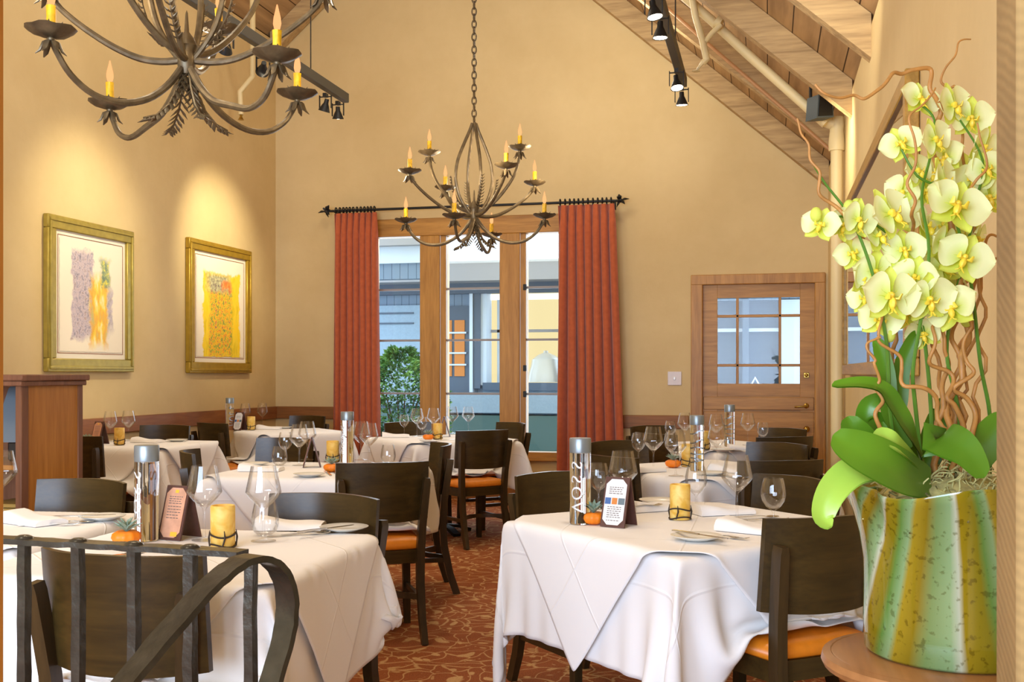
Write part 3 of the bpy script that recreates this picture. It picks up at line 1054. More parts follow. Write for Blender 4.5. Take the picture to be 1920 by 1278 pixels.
def chandelier(label, loc, rz, z_chain):
    o = empty('chandelier', loc, rz)
    tag(o, label, 'chandelier', 'iron candle chandeliers')
    iron = M['chandelier_iron']
    mb = MB()
    mb.lathe([(0, -.05), (.018, -.045), (.028, -.02), (.03, .01), (.026, .03), (.034, .045), (.024, .07), (.008, .09), (.004, .15), (0, .16)], 14)
    mb.build('hub', iron, o)
    for k in range(4):
        a = k * PI / 2 + .6
        prof = [(.02, .0), (.06, .05), (.095, .11), (.118, .19), (.122, .25), (.11, .33), (.085, .40), (.055, .47), (.028, .53), (.012, .575)]
        mb = MB()
        prof = smooth2(prof)
        mb.tube([(r * math.cos(a), r * math.sin(a), z) for r, z in prof], .0105, 8)
        mb.build('cage_bar', iron, o)
        mb = MB()
        frond_mesh(mb, [((r + .012) * math.cos(a), (r + .012) * math.sin(a), z) for r, z in [(.05, .04), (.09, .08), (.118, .13), (.134, .18), (.14, .23)]], .03, 11)
        mb.build('leaf_spray', iron, o)
        mb = MB()
        a2 = a + PI / 4
        frond_mesh(mb, [(r * math.cos(a2), r * math.sin(a2), z) for r, z in [(.015, -.03), (.03, -.09), (.06, -.15), (.10, -.19), (.14, -.205)]], .046, 12)
        mb.build('leaf_spray', iron, o)
    arms = []
    for k in range(4):
        drop = .05 if k in (0, 2) else 0
        arms.append((k * PI / 2, [(.02, -.03), (.07, -.095), (.14, -.15), (.23, -.18), (.32, -.172 - drop * .6), (.39, -.13 - drop), (.432, -.075 - drop), (.45, -.04 - drop)]))
        arms.append((k * PI / 2 + R(41), [(.02, .0), (.08, -.005), (.15, .005), (.23, .04), (.31, .09), (.375, .14), (.415, .18), (.435, .215)]))
    for k in (1, 3):
        arms.append((k * PI / 2 + R(-2), [(.02, .02), (.08, .04), (.14, .085), (.20, .15), (.25, .22), (.28, .29), (.293, .35), (.297, .385)]))
    for a, prof in arms:
        ca, sa = math.cos(a), math.sin(a)
        P = [Vector((r * ca, r * sa, z)) for r, z in smooth2(prof)]
        arm = empty('arm'); adopt(arm, o)
        MB().tube(P, [.0122 - .004 * i / len(P) for i in range(len(P))], 8).build('arm_bar', iron, arm)
        e = P[-1]
        mb = MB()
        for i in range(6):
            b = i * PI / 3
            d = Vector((math.cos(b), math.sin(b), 0))
            mb.tube([e + Vector((0, 0, -.005)), e + d * .02 + Vector((0, 0, -.012)), e + d * .03 + Vector((0, 0, -.035)), e + d * .042 + Vector((0, 0, -.045))], [.004, .011, .008, .002], 6, flat=.5)
        mb.sphere(e + Vector((0, 0, .0)), .011)
        mb.build('husk', iron, arm)
        mb = MB()
        for i in range(6):
            b = i * PI / 3 + .4
            d = Vector((math.cos(b), math.sin(b), 0))
            mb.tube([e + Vector((0, 0, .02)) + d * .012, e + d * .028 + Vector((0, 0, .03)), e + d * .04 + Vector((0, 0, .045))], [.004, .006, .001], 5, flat=.5)
        mb.build('collar_leaves', iron, arm)
        MB().lathe([(.0, .0), (.02, .004), (.05, .014), (.068, .026), (.072, .03), (.066, .029), (.05, .02), (.02, .012), (0, .012)], 20, e, wob=lambda r, z, an: (r, .003 * math.sin(an * 6) * r / .07)).build('drip_dish', iron, arm)
        MB().lathe([(0, .012), (.0135, .012), (.0145, .03), (.013, .06), (.0135, .095), (.0, .096)], 12, e, wob=lambda r, z, an: (r * (1 + .06 * math.sin(an * 5 + z * 60)), 0)).build('candle_sleeve', M['sleeve'], arm)
        MB().lathe([(0, .096), (.009, .1), (.0125, .115), (.011, .132), (.006, .152), (.002, .17), (0, .172)], 10, e).build('candle_bulb', M['bulb'], arm)
    mb = MB()
    z = .575
    i = 0
    while z < z_chain - loc[2]:
        for k in (0,):
            ring = []
            for q in range(13):
                b = 2 * PI * q / 12
                x, zz = .014 * math.cos(b), .026 * math.sin(b)
                ring.append((x, 0, z + .022 + zz) if i % 2 == 0 else (0, x, z + .022 + zz))
            mb.tube(ring, .0045, 6, cap=False)
        z += .040
        i += 1
    mb.build('chain', iron, o)
    return o


c2 = at_d(889, 403, 6.8)
ch2 = chandelier('iron chandelier with ten candle bulbs hanging in front of the window', c2, R(-103) + TH, zb(c2.x) + .2)
c1 = at_d(350, 113, 3.45)
ch1 = chandelier('large near iron chandelier cut by the top edge, over the near left table', c1, R(-56 + 17) + TH, zb(c1.x) + .2)


# ------------------------------------------------------------------ dining chairs
def make_chair():
    o = empty('dining_chair')
    rows = []
    # backrest: curved plywood panel, concave toward the sitter
    mb = MB()
    nx, nz = 18, 6
    def pt(u, v, off):
        x = .222 * u
        bow = .078 * (1 - u * u)
        z = .585 + .275 * v - .012 * (1 - u * u) * (1 - v) + .004 * (1 - abs(u))
        y = -.166 - bow - .10 * (z - .585) + off
        return (x, y, z)
    F = [[pt(-1 + 2 * i / nx, j / nz, .009) for j in range(nz + 1)] for i in range(nx + 1)]
    B = [[pt(-1 + 2 * i / nx, j / nz, -.009) for j in range(nz + 1)] for i in range(nx + 1)]
    ring = []
    for i in range(nx + 1):
        ring.append([*F[i], *reversed(B[i])])
    V = mb.face_grid(ring, closed_v=True)
    mb.bm.faces.new(list(reversed(V[0]))); mb.bm.faces.new(V[-1])
    mb.build('backrest', M['espresso'], o)
    # seat frame: rounded trapezoid
    def outline(fw, bw, yf, yb, n=6):
        out = []
        for i in range(n + 1):
            u = -1 + 2 * i / n
            out.append((fw * u, yf - .02 * u * u))
        for i in range(n + 1):
            u = 1 - 2 * i / n
            out.append((bw * u, yb + .015 * u * u))
        return out
    mb = MB()
    ol = outline(.215, .185, .22, -.20)
    mb.prism([(x, y, .375) for x, y in ol], (0, 0, .062))
    mb.build('seat_frame', M['espresso'], o, angle=50)
    mb = MB()
    rr = []
    for s, z in ((.97, .437), (1.03, .446), (1.035, .462), (.99, .480), (.88, .490), (.6, .496), (.25, .498), (.01, .498)):
        rr.append([(x * s, .01 + (y - .01) * s, z) for x, y in outline(.215, .19, .225, -.195, 8)])
    V = mb.face_grid(rr, closed_v=True)
    mb.bm.faces.new(list(reversed(V[0])))
    c = mb.build('seat_cushion', M['vinyl'], o, angle=70)
    c['label'] = 'orange vinyl seat pad'
    for s in (-1, 1):
        mb = MB()
        mb.ribbon([(s * .185, .185, .40), (s * .19, .19, .2), (s * .195, .197, .0)], [(.02, 0, 0), (.018, 0, 0), (.015, 0, 0)], .036)
        mb.build('leg', M['espresso_leg'], o)
    for s in (-1, 1):
        pts = [(s * .185, -.285, 0), (s * .18, -.245, .12), (s * .178, -.212, .28), (s * .180, -.203, .42), (s * .187, -.212, .56), (s * .198, -.232, .70), (s * .203, -.242, .765), (s * .204, -.244, .785)]
        wv = [(.0145, 0, 0), (.016, 0, 0), (.018, 0, 0), (.019, 0, 0), (.018, 0, 0), (.017, 0, 0), (.016, 0, 0), (.011, 0, 0)]
        mb = MB(); mb.ribbon(pts, wv, .04)
        mb.build('leg', M['espresso_leg'], o)
    for s in (-1, 1):
        MB().ribbon([(s * .19, .18, .2), (s * .182, -.22, .2)], (.008, 0, 0), .026).build('stretcher', M['espresso_leg'], o)
    pts = [(-.178 + .356 * i / 8, -.215 + .11 * math.sin(PI * i / 8), .215) for i in range(9)]
    MB().ribbon(pts, (0, 0, .014), .016).build('stretcher', M['espresso_leg'], o)
    return o


proto = make_chair()
# (x, y of the back panel, facing angle, label)
CHAIRS = [
    ('T1', -1.49, 2.235, -3, 'dark wooden dining chair right behind the iron railing, back to the viewer'),
    ('T1', -1.47, 3.50, 168, 'dark wooden dining chair on the far side of the near left table, facing the viewer'),
    ('Tb', -2.60, 3.77, 170, 'dark wooden dining chair facing the viewer in front of the wooden cabinet'),
    ('T6', -1.757, 4.82, 30, 'dark wooden dining chair with clear orange seat, right corner of middle left table'),
    ('T6', -1.88, 6.2, 115, 'dark wooden dining chair seen side on, right of the middle left table'),
    ('T6', -3.02, 6.50, 168, 'dark wooden dining chair seen through glasses behind the middle left table'),
    ('T6', -3.06, 5.30, -64, 'dark wooden dining chair at the left end of the middle left table, seen edge on'),
    ('T5', -2.03, 7.74, 45, 'dark wooden dining chair with orange seat on the near side of the window table'),
    ('T5', -2.10, 9.0, 135, 'dark wooden dining chair under the right hand window pane, facing the viewer'),
    ('T5', -3.05, 8.9, 225, 'dark wooden dining chair under the left window pane, beside the bush'),
    ('T7', -4.63, 8.35, -28, 'dark wooden dining chair in front of the back left corner table, back to the viewer'),
    ('T7', -4.42, 10.0, 164, 'dark wooden dining chair against the back wall left of the curtain'),
    ('T8', -4.745, 7.92, 180, 'dark wooden dining chair behind the table beside the wooden cabinet'),
    ('T8', -4.56, 6.38, 0, 'dark wooden dining chair half hidden behind the wooden cabinet'),
    ('T2', .19, 3.33, 40, 'dark wooden dining chair with large orange seat beside the orchid pot'),
    ('T2', .12, 4.52, 128, 'dark wooden dining chair behind the round wine glass of the near right table'),
    ('T2', -.88, 4.5, 225, 'dark wooden dining chair left of the tall water bottle on the near right table'),
    ('T3', .08, 5.38, 25, 'dark wooden dining chair with curved top edge, on the near side of second right table'),
    ('T3', .08, 6.72, 142, 'dark wooden dining chair on the right with pale light streaks across its back'),
    ('T3', -.93, 6.70, 225, 'dark wooden dining chair below the right curtain'),
    ('T3', -.82, 5.50, -45, 'dark wooden dining chair directly behind the near right water bottle'),
    ('T4', .137, 7.39, 35, 'dark wooden dining chair, back to the viewer, on the near side of the door table'),
    ('T4', .138, 8.54, 140, 'dark wooden dining chair right beneath the lower brass door knob'),
    ('T4', -.80, 7.6, -45, 'dark wooden dining chair right of the right curtain, back to the viewer'),
    ('T4', -.93, 8.72, 225, 'dark wooden dining chair farthest back between the right curtain and the door'),
]
SEATS = {}
for i, (tb, bx, by, ang, lab) in enumerate(CHAIRS):
    o = proto if i == 0 else copy_tree(proto)
    a = R(ang)
    # origin is .24 in front of the back panel
    ox, oy = bx - math.sin(a) * .24, by + math.cos(a) * .24
    o.location = (ox, oy, 0)
    o.rotation_euler = (0, 0, a)
    tag(o, lab, 'chair', 'dining chairs')
    SEATS.setdefault(tb, []).append((ox, oy, a))


# ------------------------------------------------------------------ tables and draped cloths
TZP = .76
TABLES = {
    'T1': (-1.65, 2.87, 2, .86, 56, 'near left table behind the railing'),
    'Tb': (-2.64, 3.18, 5, .80, 40, 'near table cut by the left edge'),
    'T2': (-.25, 3.82, 45, .97, 60, 'near right table'),
    'T3': (-.33, 6.03, 45, .92, 36, 'second table on the right side'),
    'T4': (-.33, 8.08, 45, .88, 30, 'table by the door'),
    'T5': (-2.55, 8.35, 45, .93, 36, 'window table'),
    'T6': (-2.35, 5.47, 2, .95, 40, 'middle left table'),
    'T7': (-4.2, 9.1, 45, .80, 28, 'back left corner table'),
    'T8': (-4.56, 7.24, 0, .82, 30, 'table beside the wooden cabinet'),
}


def drape(key, S, crot, n, zt, off, under=None, seed=0, iters=210):
    cx, cy, rot, L, _, _ = TABLES[key]
    rg = np.random.RandomState(seed)
    a = R(rot)
    ca, sa = math.cos(a), math.sin(a)
    h = L / 2 + off
    if crot == 0:
        m = max(5, int(round(n * (S / 2 - h) / S)))
        kk = n - 2 * m
        g = np.concatenate([np.linspace(-S / 2, -h, m + 1)[:-1], np.linspace(-h, h, kk), np.linspace(h, S / 2, m + 1)[1:]])
    else:
        g = np.linspace(-S / 2, S / 2, n)
    U, W = np.meshgrid(g, g, indexing='ij')
    b = R(crot)
    X = U * math.cos(b) - W * math.sin(b)
    Y = U * math.sin(b) + W * math.cos(b)
    P = np.stack([X, Y, np.full_like(X, zt)], axis=-1)
    P0 = P.copy()
    pin = (np.abs(X) <= h + 1e-6) & (np.abs(Y) <= h + 1e-6)
    out = ~pin
    # start with the overhang already tipped a little downward
    ov = np.maximum(np.maximum(np.abs(X) - h, np.abs(Y) - h), 0)
    P[..., 2] -= ov * .25
    P[..., :2] += rg.uniform(-.0015, .0015, P[..., :2].shape) * out[..., None]
    W_ = out.astype(float)
    Q = P.copy()
    seats = []
    for (sx, sy, sa_) in SEATS.get(key, []):
        dx_, dy_ = sx - cx, sy - cy
        seats.append((dx_ * ca + dy_ * sa, -dx_ * sa + dy_ * ca, sa_ - a))

    def con(sA, sB, rest, k):
        A, B = P[sA], P[sB]
        wa, wb = W_[sA], W_[sB]
        D = B - A
        l = np.sqrt((D * D).sum(-1)) + 1e-9
        D0 = P0[sB] - P0[sA]
        rest = np.sqrt((D0 * D0).sum(-1))
        f = (k * (l - rest) / l / (wa + wb + 1e-9))[..., None] * D
        P[sA] += f * wa[..., None]
        P[sB] -= f * wb[..., None]
    s_ = slice
    cons = []
    for ax in (0, 1):
        for st in (0, 1):
            i0, i1 = s_(st, n - 1, 2), s_(st + 1, n, 2)
            al = s_(None)
            cons.append(((i0, al), (i1, al), 0, 1.0) if ax == 0 else ((al, i0), (al, i1), 0, 1.0))
    bend = []
    for ax in (0, 1):
        for st in range(4):
            i0, i1 = s_(st, n - 2, 4), s_(st + 2, n, 4)
            al = s_(None)
            bend.append(((i0, al), (i1, al), 0, .12) if ax == 0 else ((al, i0), (al, i1), 0, .12))
    for st in (0, 1):
        i0, i1 = s_(st, n - 1, 2), s_(st + 1, n, 2)
        bend.append(((i0, s_(0, n - 1)), (i1, s_(1, n)), 0, .25))
        bend.append(((i0, s_(1, n)), (i1, s_(0, n - 1)), 0, .25))

    def shapes(A):
        pass
    cons = [c for c in cons]
    for it in range(iters):
        vel = (P - Q) * .97
        vel = np.clip(vel, -.02, .02)
        Q = P.copy()
        P = P + vel * W_[..., None]
        P[..., 2] -= .0016 * W_
        for sub in range(4):
            for c in cons:
                con(*_trim(c, n))
            if sub % 2 == 0:
                for c in bend:
                    con(*_trim(c, n))
            # table block
            ax_, ay_ = np.abs(P[..., 0]), np.abs(P[..., 1])
            ins = (ax_ < h) & (ay_ < h) & (P[..., 2] < zt - .0005) & out
            px_ = (h - ax_) < (h - ay_)
            top = ins & (P[..., 2] > zt - .012)
            P[..., 2] = np.where(top, zt, P[..., 2])
            m = ins & px_ & ~top
            P[..., 0] = np.where(m, np.sign(P[..., 0]) * h, P[..., 0])
            m = ins & ~px_ & ~top
            P[..., 1] = np.where(m, np.sign(P[..., 1]) * h, P[..., 1])
            for (sx, sy, ang) in seats:
                c_, s2 = math.cos(ang), math.sin(ang)
                rx, ry = P[..., 0] - sx, P[..., 1] - sy
                lx, ly = rx * c_ + ry * s2, -rx * s2 + ry * c_
                m = (np.abs(lx) < .24) & (ly < .25) & (ly > -.22) & (P[..., 2] < .512) & (P[..., 2] > .30)
                P[..., 2] = np.where(m & out, .512, P[..., 2])
                Q[..., 0] = np.where(m, P[..., 0], Q[..., 0]); Q[..., 1] = np.where(m, P[..., 1], Q[..., 1])
                # front legs zone and back panel: keep the cloth on the sitter's side of the backrest
                m = (np.abs(lx) < .235) & (ly <= -.16) & (ly > -.33) & (P[..., 2] < .88) & out
                nl = np.where(m, -.155, ly)
                P[..., 0] = np.where(m, sx + lx * c_ - nl * s2, P[..., 0])
                P[..., 1] = np.where(m, sy + lx * s2 + nl * c_, P[..., 1])
        P[..., 2] = np.maximum(P[..., 2], .012)
        if under is not None and (it % 3 == 2 or it > iters - 40):
            UP, UN = under
            o_ = out & (P[..., 2] < zt - .006)
            idx = np.argwhere(o_)
            pts = P[o_]
            best = np.empty(len(pts), int)
            for c0 in range(0, len(pts), 500):
                dd = ((pts[c0:c0 + 500, None, :] - UP[None, :, :]) ** 2).sum(-1)
                best[c0:c0 + 500] = dd.argmin(1)
            nv = UN[best]
            sd = ((pts - UP[best]) * nv).sum(-1)
            pts = pts + nv * np.maximum(.018 - sd, 0)[:, None]
            P[o_] = pts
    # normals (outward)
    gu = np.gradient(P, axis=0); gv = np.gradient(P, axis=1)
    N = np.cross(gu, gv)
    N /= np.linalg.norm(N, axis=-1, keepdims=True) + 1e-9
    return P, N


def _trim(c, n):
    (a0, a1), (b0, b1), rest, k = c
    ra, rb = range(*a0.indices(n)), range(*b0.indices(n))
    if len(ra) != len(rb):
        m = min(len(ra), len(rb))
        a0 = slice(ra[0], ra[0] + ra.step * (m - 1) + 1, ra.step); b0 = slice(rb[0], rb[0] + rb.step * (m - 1) + 1, rb.step)
    ra, rb = range(*a1.indices(n)), range(*b1.indices(n))
    if len(ra) != len(rb):
        m = min(len(ra), len(rb))
        a1 = slice(ra[0], ra[0] + ra.step * (m - 1) + 1, ra.step); b1 = slice(rb[0], rb[0] + rb.step * (m - 1) + 1, rb.step)
    return (a0, a1), (b0, b1), rest, k


def cloth_obj(name, P, key, label, grp):
    cx, cy, rot, L, _, _ = TABLES[key]
    n = P.shape[0]
    me = bpy.data.meshes.new(name)
    vs = [tuple(v) for v in P.reshape(-1, 3)]
    fs = [(i * n + j, (i + 1) * n + j, (i + 1) * n + j + 1, i * n + j + 1) for i in range(n - 1) for j in range(n - 1)]
    me.from_pydata(vs, [], fs)
    for p in me.polygons: p.use_smooth = True
    uvl = me.uv_layers.new(name='UVMap')
    li = np.empty(len(me.loops), dtype=np.int32); me.loops.foreach_get('vertex_index', li)
    g1 = np.arange(n) / (n - 1)
    uu = np.repeat(g1, n)[li]; vv = np.tile(g1, n)[li]
    uvl.data.foreach_set('uv', np.stack([uu, vv], axis=-1).ravel().astype(np.float32))
    me.materials.append(M['linen'])
    o = bpy.data.objects.new(name, me)
    COL.objects.link(o)
    o.location = (cx, cy, 0); o.rotation_euler = (0, 0, R(rot))
    md = o.modifiers.new('sub', 'SUBSURF'); md.levels = 1; md.render_levels = 1
    md = o.modifiers.new('hem', 'SOLIDIFY'); md.thickness = .0022; md.offset = -1.0
    tag(o, label, 'tablecloth', grp)
    return o


def make_table(key):
    cx, cy, rot, L, n, desc = TABLES[key]
    t = empty('dining_table', (cx, cy, 0), R(rot))
    tag(t, 'pedestal dining table under white cloths, the ' + desc, 'table', 'dining tables')
    MB().box((0, 0, TZP - .042), (L - .08, L - .08, .028), bevel=.01).build('table_top', M['espresso'], t)
    mb = MB(); mb.lathe([(.0, .04), (.045, .04), (.04, .08), (.036, .1), (.036, .65), (.05, .68), (.12, .696), (.12, .703), (0, .703)], 18)
    mb.build('column', M['black'], t)
    for k in range(4):
        a = k * PI / 2 + (PI / 4 if key in ('T1', 'T8') else 0)
        d = Vector((math.cos(a), math.sin(a), 0))
        mb = MB(); mb.ribbon([d * .03 + Vector((0, 0, .06)), d * .15 + Vector((0, 0, .045)), d * .21 + Vector((0, 0, .022)), d * .25 + Vector((0, 0, .012))], Vector((-d.y, d.x, 0)) * .03, .024)
        mb.build('foot', M['black'], t)
    ov = .36
    P, N = drape(key, L + 2 * ov, 0, n, TZP - .014, .004, None, seed=hash_(key))
    cloth_obj('tablecloth', P, key, 'white linen undercloth with pointed corners on the ' + desc, 'white tablecloths')
    S2 = (L / 2 + .40) * math.sqrt(2)
    P2, N2 = drape(key, S2, 45, max(34, int(n * .95)), TZP, .013, (P.reshape(-1, 3), N.reshape(-1, 3)), seed=hash_(key) + 5)
    cloth_obj('table_overlay', P2, key, 'white overlay cloth turned cornerwise on the ' + desc, 'white overlay cloths')


def hash_(s): return sum(ord(c) for c in s)


for k in TABLES: make_table(k)
TOP = TZP + .0015
# ------------------------------------------------------------------ table things (one prototype of each kind, then copies)
def make_angular_glass():
    o = MB().lathe([(0, 0), (.038, .0), (.0385, .002), (.02, .005), (.0055, .010), (.0038, .03), (.0036, .085), (.006, .098), (.018, .108), (.038, .128), (.0535, .147), (.055, .152), (.053, .162), (.044, .205), (.0385, .232),
                    (.0372, .232), (.0428, .205), (.0518, .162), (.0535, .152), (.052, .148), (.037, .130), (.017, .110), (.004, .104), (0, .104)], 28).build('wine_glass', M['glass'], angle=60)
    return o


def make_round_glass(s=1.0):
    o = MB().lathe([(r * s, z * s) for r, z in [(0, 0), (.033, 0), (.0335, .002), (.016, .005), (.005, .01), (.0036, .025), (.0036, .062), (.008, .07), (.024, .082), (.036, .1), (.0405, .118), (.040, .135), (.036, .158), (.0315, .175),
                    (.0303, .175), (.0348, .158), (.0388, .135), (.0393, .118), (.0348, .101), (.023, .0835), (.006, .076), (0, .0755)]], 26).build('white_wine_glass', M['glass'], angle=60)
    return o


def make_tumbler():
    return MB().lathe([(0, 0), (.022, 0), (.036, .012), (.044, .035), (.044, .05), (.039, .082), (.033, .108), (.0318, .108), (.0378, .082), (.0428, .05), (.0428, .036), (.035, .014), (.021, .003), (0, .003)], 26).build('stemless_glass', M['glass'], angle=60)


def make_candle():
    o = empty('candle_holder')
    MB().lathe([(0, 0), (.033, 0), (.036, .003), (.0365, .12), (.035, .125), (.03, .125), (.027, .115), (0, .112)], 24, wob=lambda r, z, a: (r * (1 + .012 * math.sin(a * 3 + z * 30)), 0)).build('wax_body', M['wax'], o, angle=60)
    rg = random.Random(5)
    mb = MB()
    for j in range(2):
        pts = []
        for k in range(25):
            a = 2 * PI * k / 24
            pts.append((.0385 * math.cos(a), .0385 * math.sin(a), .007 + j * .03 + .005 * math.sin(a * 2 + j * 1.3)))
        mb.tube(pts, .0028, 5, cap=False)
    for k in range(4):
        a = k * 1.6
        mb.tube([(.039 * math.cos(a), .039 * math.sin(a), .004), (.041 * math.cos(a + .2), .041 * math.sin(a + .2), .03), (.038 * math.cos(a + .15), .038 * math.sin(a + .15), .052)], [.002, .003, .001], 5)
    v = mb.build('vine_wrap', M['vine'], o)
    v['label'] = 'dark twig wrap'
    return o


def make_pumpkin():
    o = empty('pumpkin')
    mb = MB()
    mb.lathe([(.004, .004), (.02, .0), (.036, .008), (.043, .022), (.040, .034), (.026, .042), (.010, .040), (.0, .038)], 40, wob=lambda r, z, a: (r * (1 + .09 * abs(math.cos(a * 5)) - .05), 0))
    mb.build('pumpkin_body', M['pumpkin'], o, angle=80)
    rg = random.Random(2)
    for k in range(14):
        a = k * 2.4
        l = .016 + .0017 * k
        up = .9 - .05 * k
        d = Vector((math.cos(a), math.sin(a), 0))
        b = Vector((0, 0, .04))
        MB().tube([b, b + d * l * .6 + Vector((0, 0, .012 + .016 * up)), b + d * l * 1.25 + Vector((0, 0, .016 + .03 * up))], [.004, .0085, .001], 6, flat=.45).build('succulent_leaf', M['succulent'], o)
    return o


def text_mesh(txt, size):
    cu = bpy.data.curves.new('t', 'FONT'); cu.body = txt; cu.size = size; cu.align_x = 'CENTER'; cu.align_y = 'CENTER'; cu.resolution_u = 3
    ob = bpy.data.objects.new('t', cu); COL.objects.link(ob)
    dg = bpy.context.evaluated_depsgraph_get()
    me = bpy.data.meshes.new_from_object(ob.evaluated_get(dg))
    bpy.data.objects.remove(ob); bpy.data.curves.remove(cu)
    return me


LETTERS = []
for ch in 'VOSS':
    me = text_mesh(ch, .060)
    bm_ = bmesh.new(); bm_.from_mesh(me)
    bmesh.ops.subdivide_edges(bm_, edges=[e for e in bm_.edges if e.calc_length() > .012], cuts=2)
    bmesh.ops.triangulate(bm_, faces=bm_.faces[:])
    LETTERS.append(([v.co.copy() for v in bm_.verts], [[v.index for v in f.verts] for f in bm_.faces] if not bm_.verts.ensure_lookup_table() else []))
    bm_.free()


def make_bottle():
    o = empty('water_bottle')
    mb = MB(); mb.lathe([(0, 0), (.034, 0), (.037, .004), (.037, .245), (.0, .245)], 32)
    mb.build('water', M['water'], o, angle=50)
    mb = MB(); mb.lathe([(0, .246), (.0373, .246), (.0378, .25), (.0378, .292), (.036, .296), (0, .296)], 32)
    mb.build('bottle_cap', M['cap'], o, angle=50)
    # lettering runs up the far wall of the bottle, read upward
    Rr = .0376
    for i, (vs, fs) in enumerate(LETTERS):
        mb = MB()
        zc = .060 + i * .048
        nv = []
        for v in vs:
            along, across = v.x, v.y         # letter x runs up the bottle
            an = PI / 2 + .0 + across / Rr
            nv.append(mb.bm.verts.new((Rr * math.cos(an), Rr * math.sin(an), zc + along)))
        for f in fs:
            try: mb.bm.faces.new([nv[k] for k in f])
            except ValueError: pass
        mb.build('bottle_letter', M['lettering'], o, smooth=False)
    return o


def make_menu(page, kind):
    o = empty('menu_stand')
    hgt, w, dp_ = .165, .092, .10
    def panel(s, mb):
        pts = [(-w / 2, s * dp_ / 2, 0), (w / 2, s * dp_ / 2, 0), (w / 2, s * .004, hgt), (-w / 2, s * .004, hgt)]
        mb.prism(pts, (0, -.006 * s, 0))
    mb = MB(); panel(-1, mb); mb.build('front_board', M['leather'], o, smooth=False)
    mb = MB(); panel(1, mb); mb.build('back_board', M['leather'], o, smooth=False)
    # page lies on the outer side of the front board
    sl = Vector((0, -.004 + dp_ / 2, hgt)).normalized()
    nrm = Vector((0, -hgt, dp_ / 2 - .004)).normalized()
    O_ = Vector((0, -dp_ / 2, 0))
    def at(u, v, off): return O_ + Vector((u, 0, 0)) + sl * v + nrm * off
    L_ = math.hypot(hgt, dp_ / 2)
    a, b, c_ = w / 2 - .007, .008, .018
    ring = [(-a, b + c_), (-a + c_, b), (a - c_, b), (a, b + c_), (a, L_ - b - c_), (a - c_, L_ - b), (-a + c_, L_ - b), (-a, L_ - b - c_)]
    mb = MB(); mb.prism([at(u, v, .0006) for u, v in ring], nrm * .0014)
    pg = mb.build('menu_page', page, o, smooth=False)
    def block(u0, u1, v0, v1, mat, name, parent=pg):
        m_ = MB(); m_.prism([at(u0, v0, .0021), at(u1, v0, .0021), at(u1, v1, .0021), at(u0, v1, .0021)], nrm * .0006)
        return m_.build(name, mat, parent, smooth=False)
    rg = random.Random(4)
    mb = MB()
    rowsv = [.135, .128, .121, .114] + ([.068, .061, .054, .047, .04, .033, .022] if kind == 0 else [.104, .095, .086, .077, .068])
    for v in rowsv:
        x = -a + .014
        while x < a - .016:
            l = rg.uniform(.005, .012)
            mb.prism([at(x, v, .0021), at(min(x + l, a - .012), v, .0021), at(min(x + l, a - .012), v + .0022, .0021), at(x, v + .0022, .0021)], nrm * .0004)
            x += l + .003
    mb.build('text_lines', M['ink'], pg, smooth=False)
    if kind == 0:
        block(-a + .002, -a + .024, .078, .100, M['ink_blue'], 'picture_block')
        block(-a + .028, -a + .048, .078, .100, M['ink_and_reflection_orange'], 'picture_block')
        block(-a + .052, a - .002, .078, .100, M['ink_grey'], 'picture_block')
    else:
        block(-.006, .008, .148, .158, M['ink_gold'], 'printed_emblem')
        block(.004, .03, .012, .026, M['ink_gold'], 'printed_emblem')
    mb = MB(); mb.sphere((0, -dp_ / 2 + .02, .004), .003)
    return o


def make_napkin():
    rows = []
    nx, ny = 20, 10
    for i in range(nx + 1):
        u = i / nx
        row = []
        for j in range(ny + 1):
            v = j / ny
            ed = min(1, 6 * min(v, 1 - v) + .15) ** .5
            z = .003 + .034 * ed * (1 - .6 * u) + .004 * math.sin(u * 7 + v * 2)
            row.append(((u - .5) * .22, (v - .5) * .125, z))
        rows.append(row)
    mb = MB()
    V = mb.face_grid(rows)
    low = [[mb.bm.verts.new((p[0], p[1], .001)) for p in r] for r in rows]
    for i in range(nx):
        for j in (0, ny):
            mb.bm.faces.new((V[i][j], V[i + 1][j], low[i + 1][j], low[i][j]))
    for j in range(ny):
        for i in (0, nx):
            mb.bm.faces.new((V[i][j], V[i][j + 1], low[i][j + 1], low[i][j]))
    for i in range(nx):
        for j in range(ny):
            mb.bm.faces.new((low[i][j], low[i][j + 1], low[i + 1][j + 1], low[i + 1][j]))
    return mb.build('napkin', M['linen'], angle=60)


def make_plate():
    return MB().lathe([(0, .002), (.04, .0), (.048, .004), (.078, .013), (.081, .016), (.079, .0165), (.05, .0085), (.04, .006), (0, .006)], 36).build('bread_plate', M['porcelain'], angle=60)


def make_fork():
    mb = MB()
    mb.ribbon([(-.1, 0, .002), (-.02, 0, .004), (.03, 0, .007), (.05, 0, .005), (.062, 0, .004)], [(0, .006, 0), (0, .004, 0), (0, .004, 0), (0, .011, 0), (0, .0125, 0)], .002)
    for k in range(4):
        y = -.0108 + .0072 * k
        mb.ribbon([(.060, y, .004), (.08, y, .003), (.10, y, .007)], (0, .0016, 0), .0018)
    return mb.build('fork', M['silver'])


def make_knife():
    mb = MB()
    mb.ribbon([(-.11, 0, .003), (-.06, 0, .004), (0, 0, .003)], [(0, .007, 0), (0, .006, 0), (0, .005, 0)], .004)
    mb.ribbon([(0, 0, .003), (.05, .001, .003), (.10, .002, .003), (.115, .004, .003)], [(0, .007, 0), (0, .009, 0), (0, .007, 0), (0, .002, 0)], .0015)
    return mb.build('knife', M['silver'])


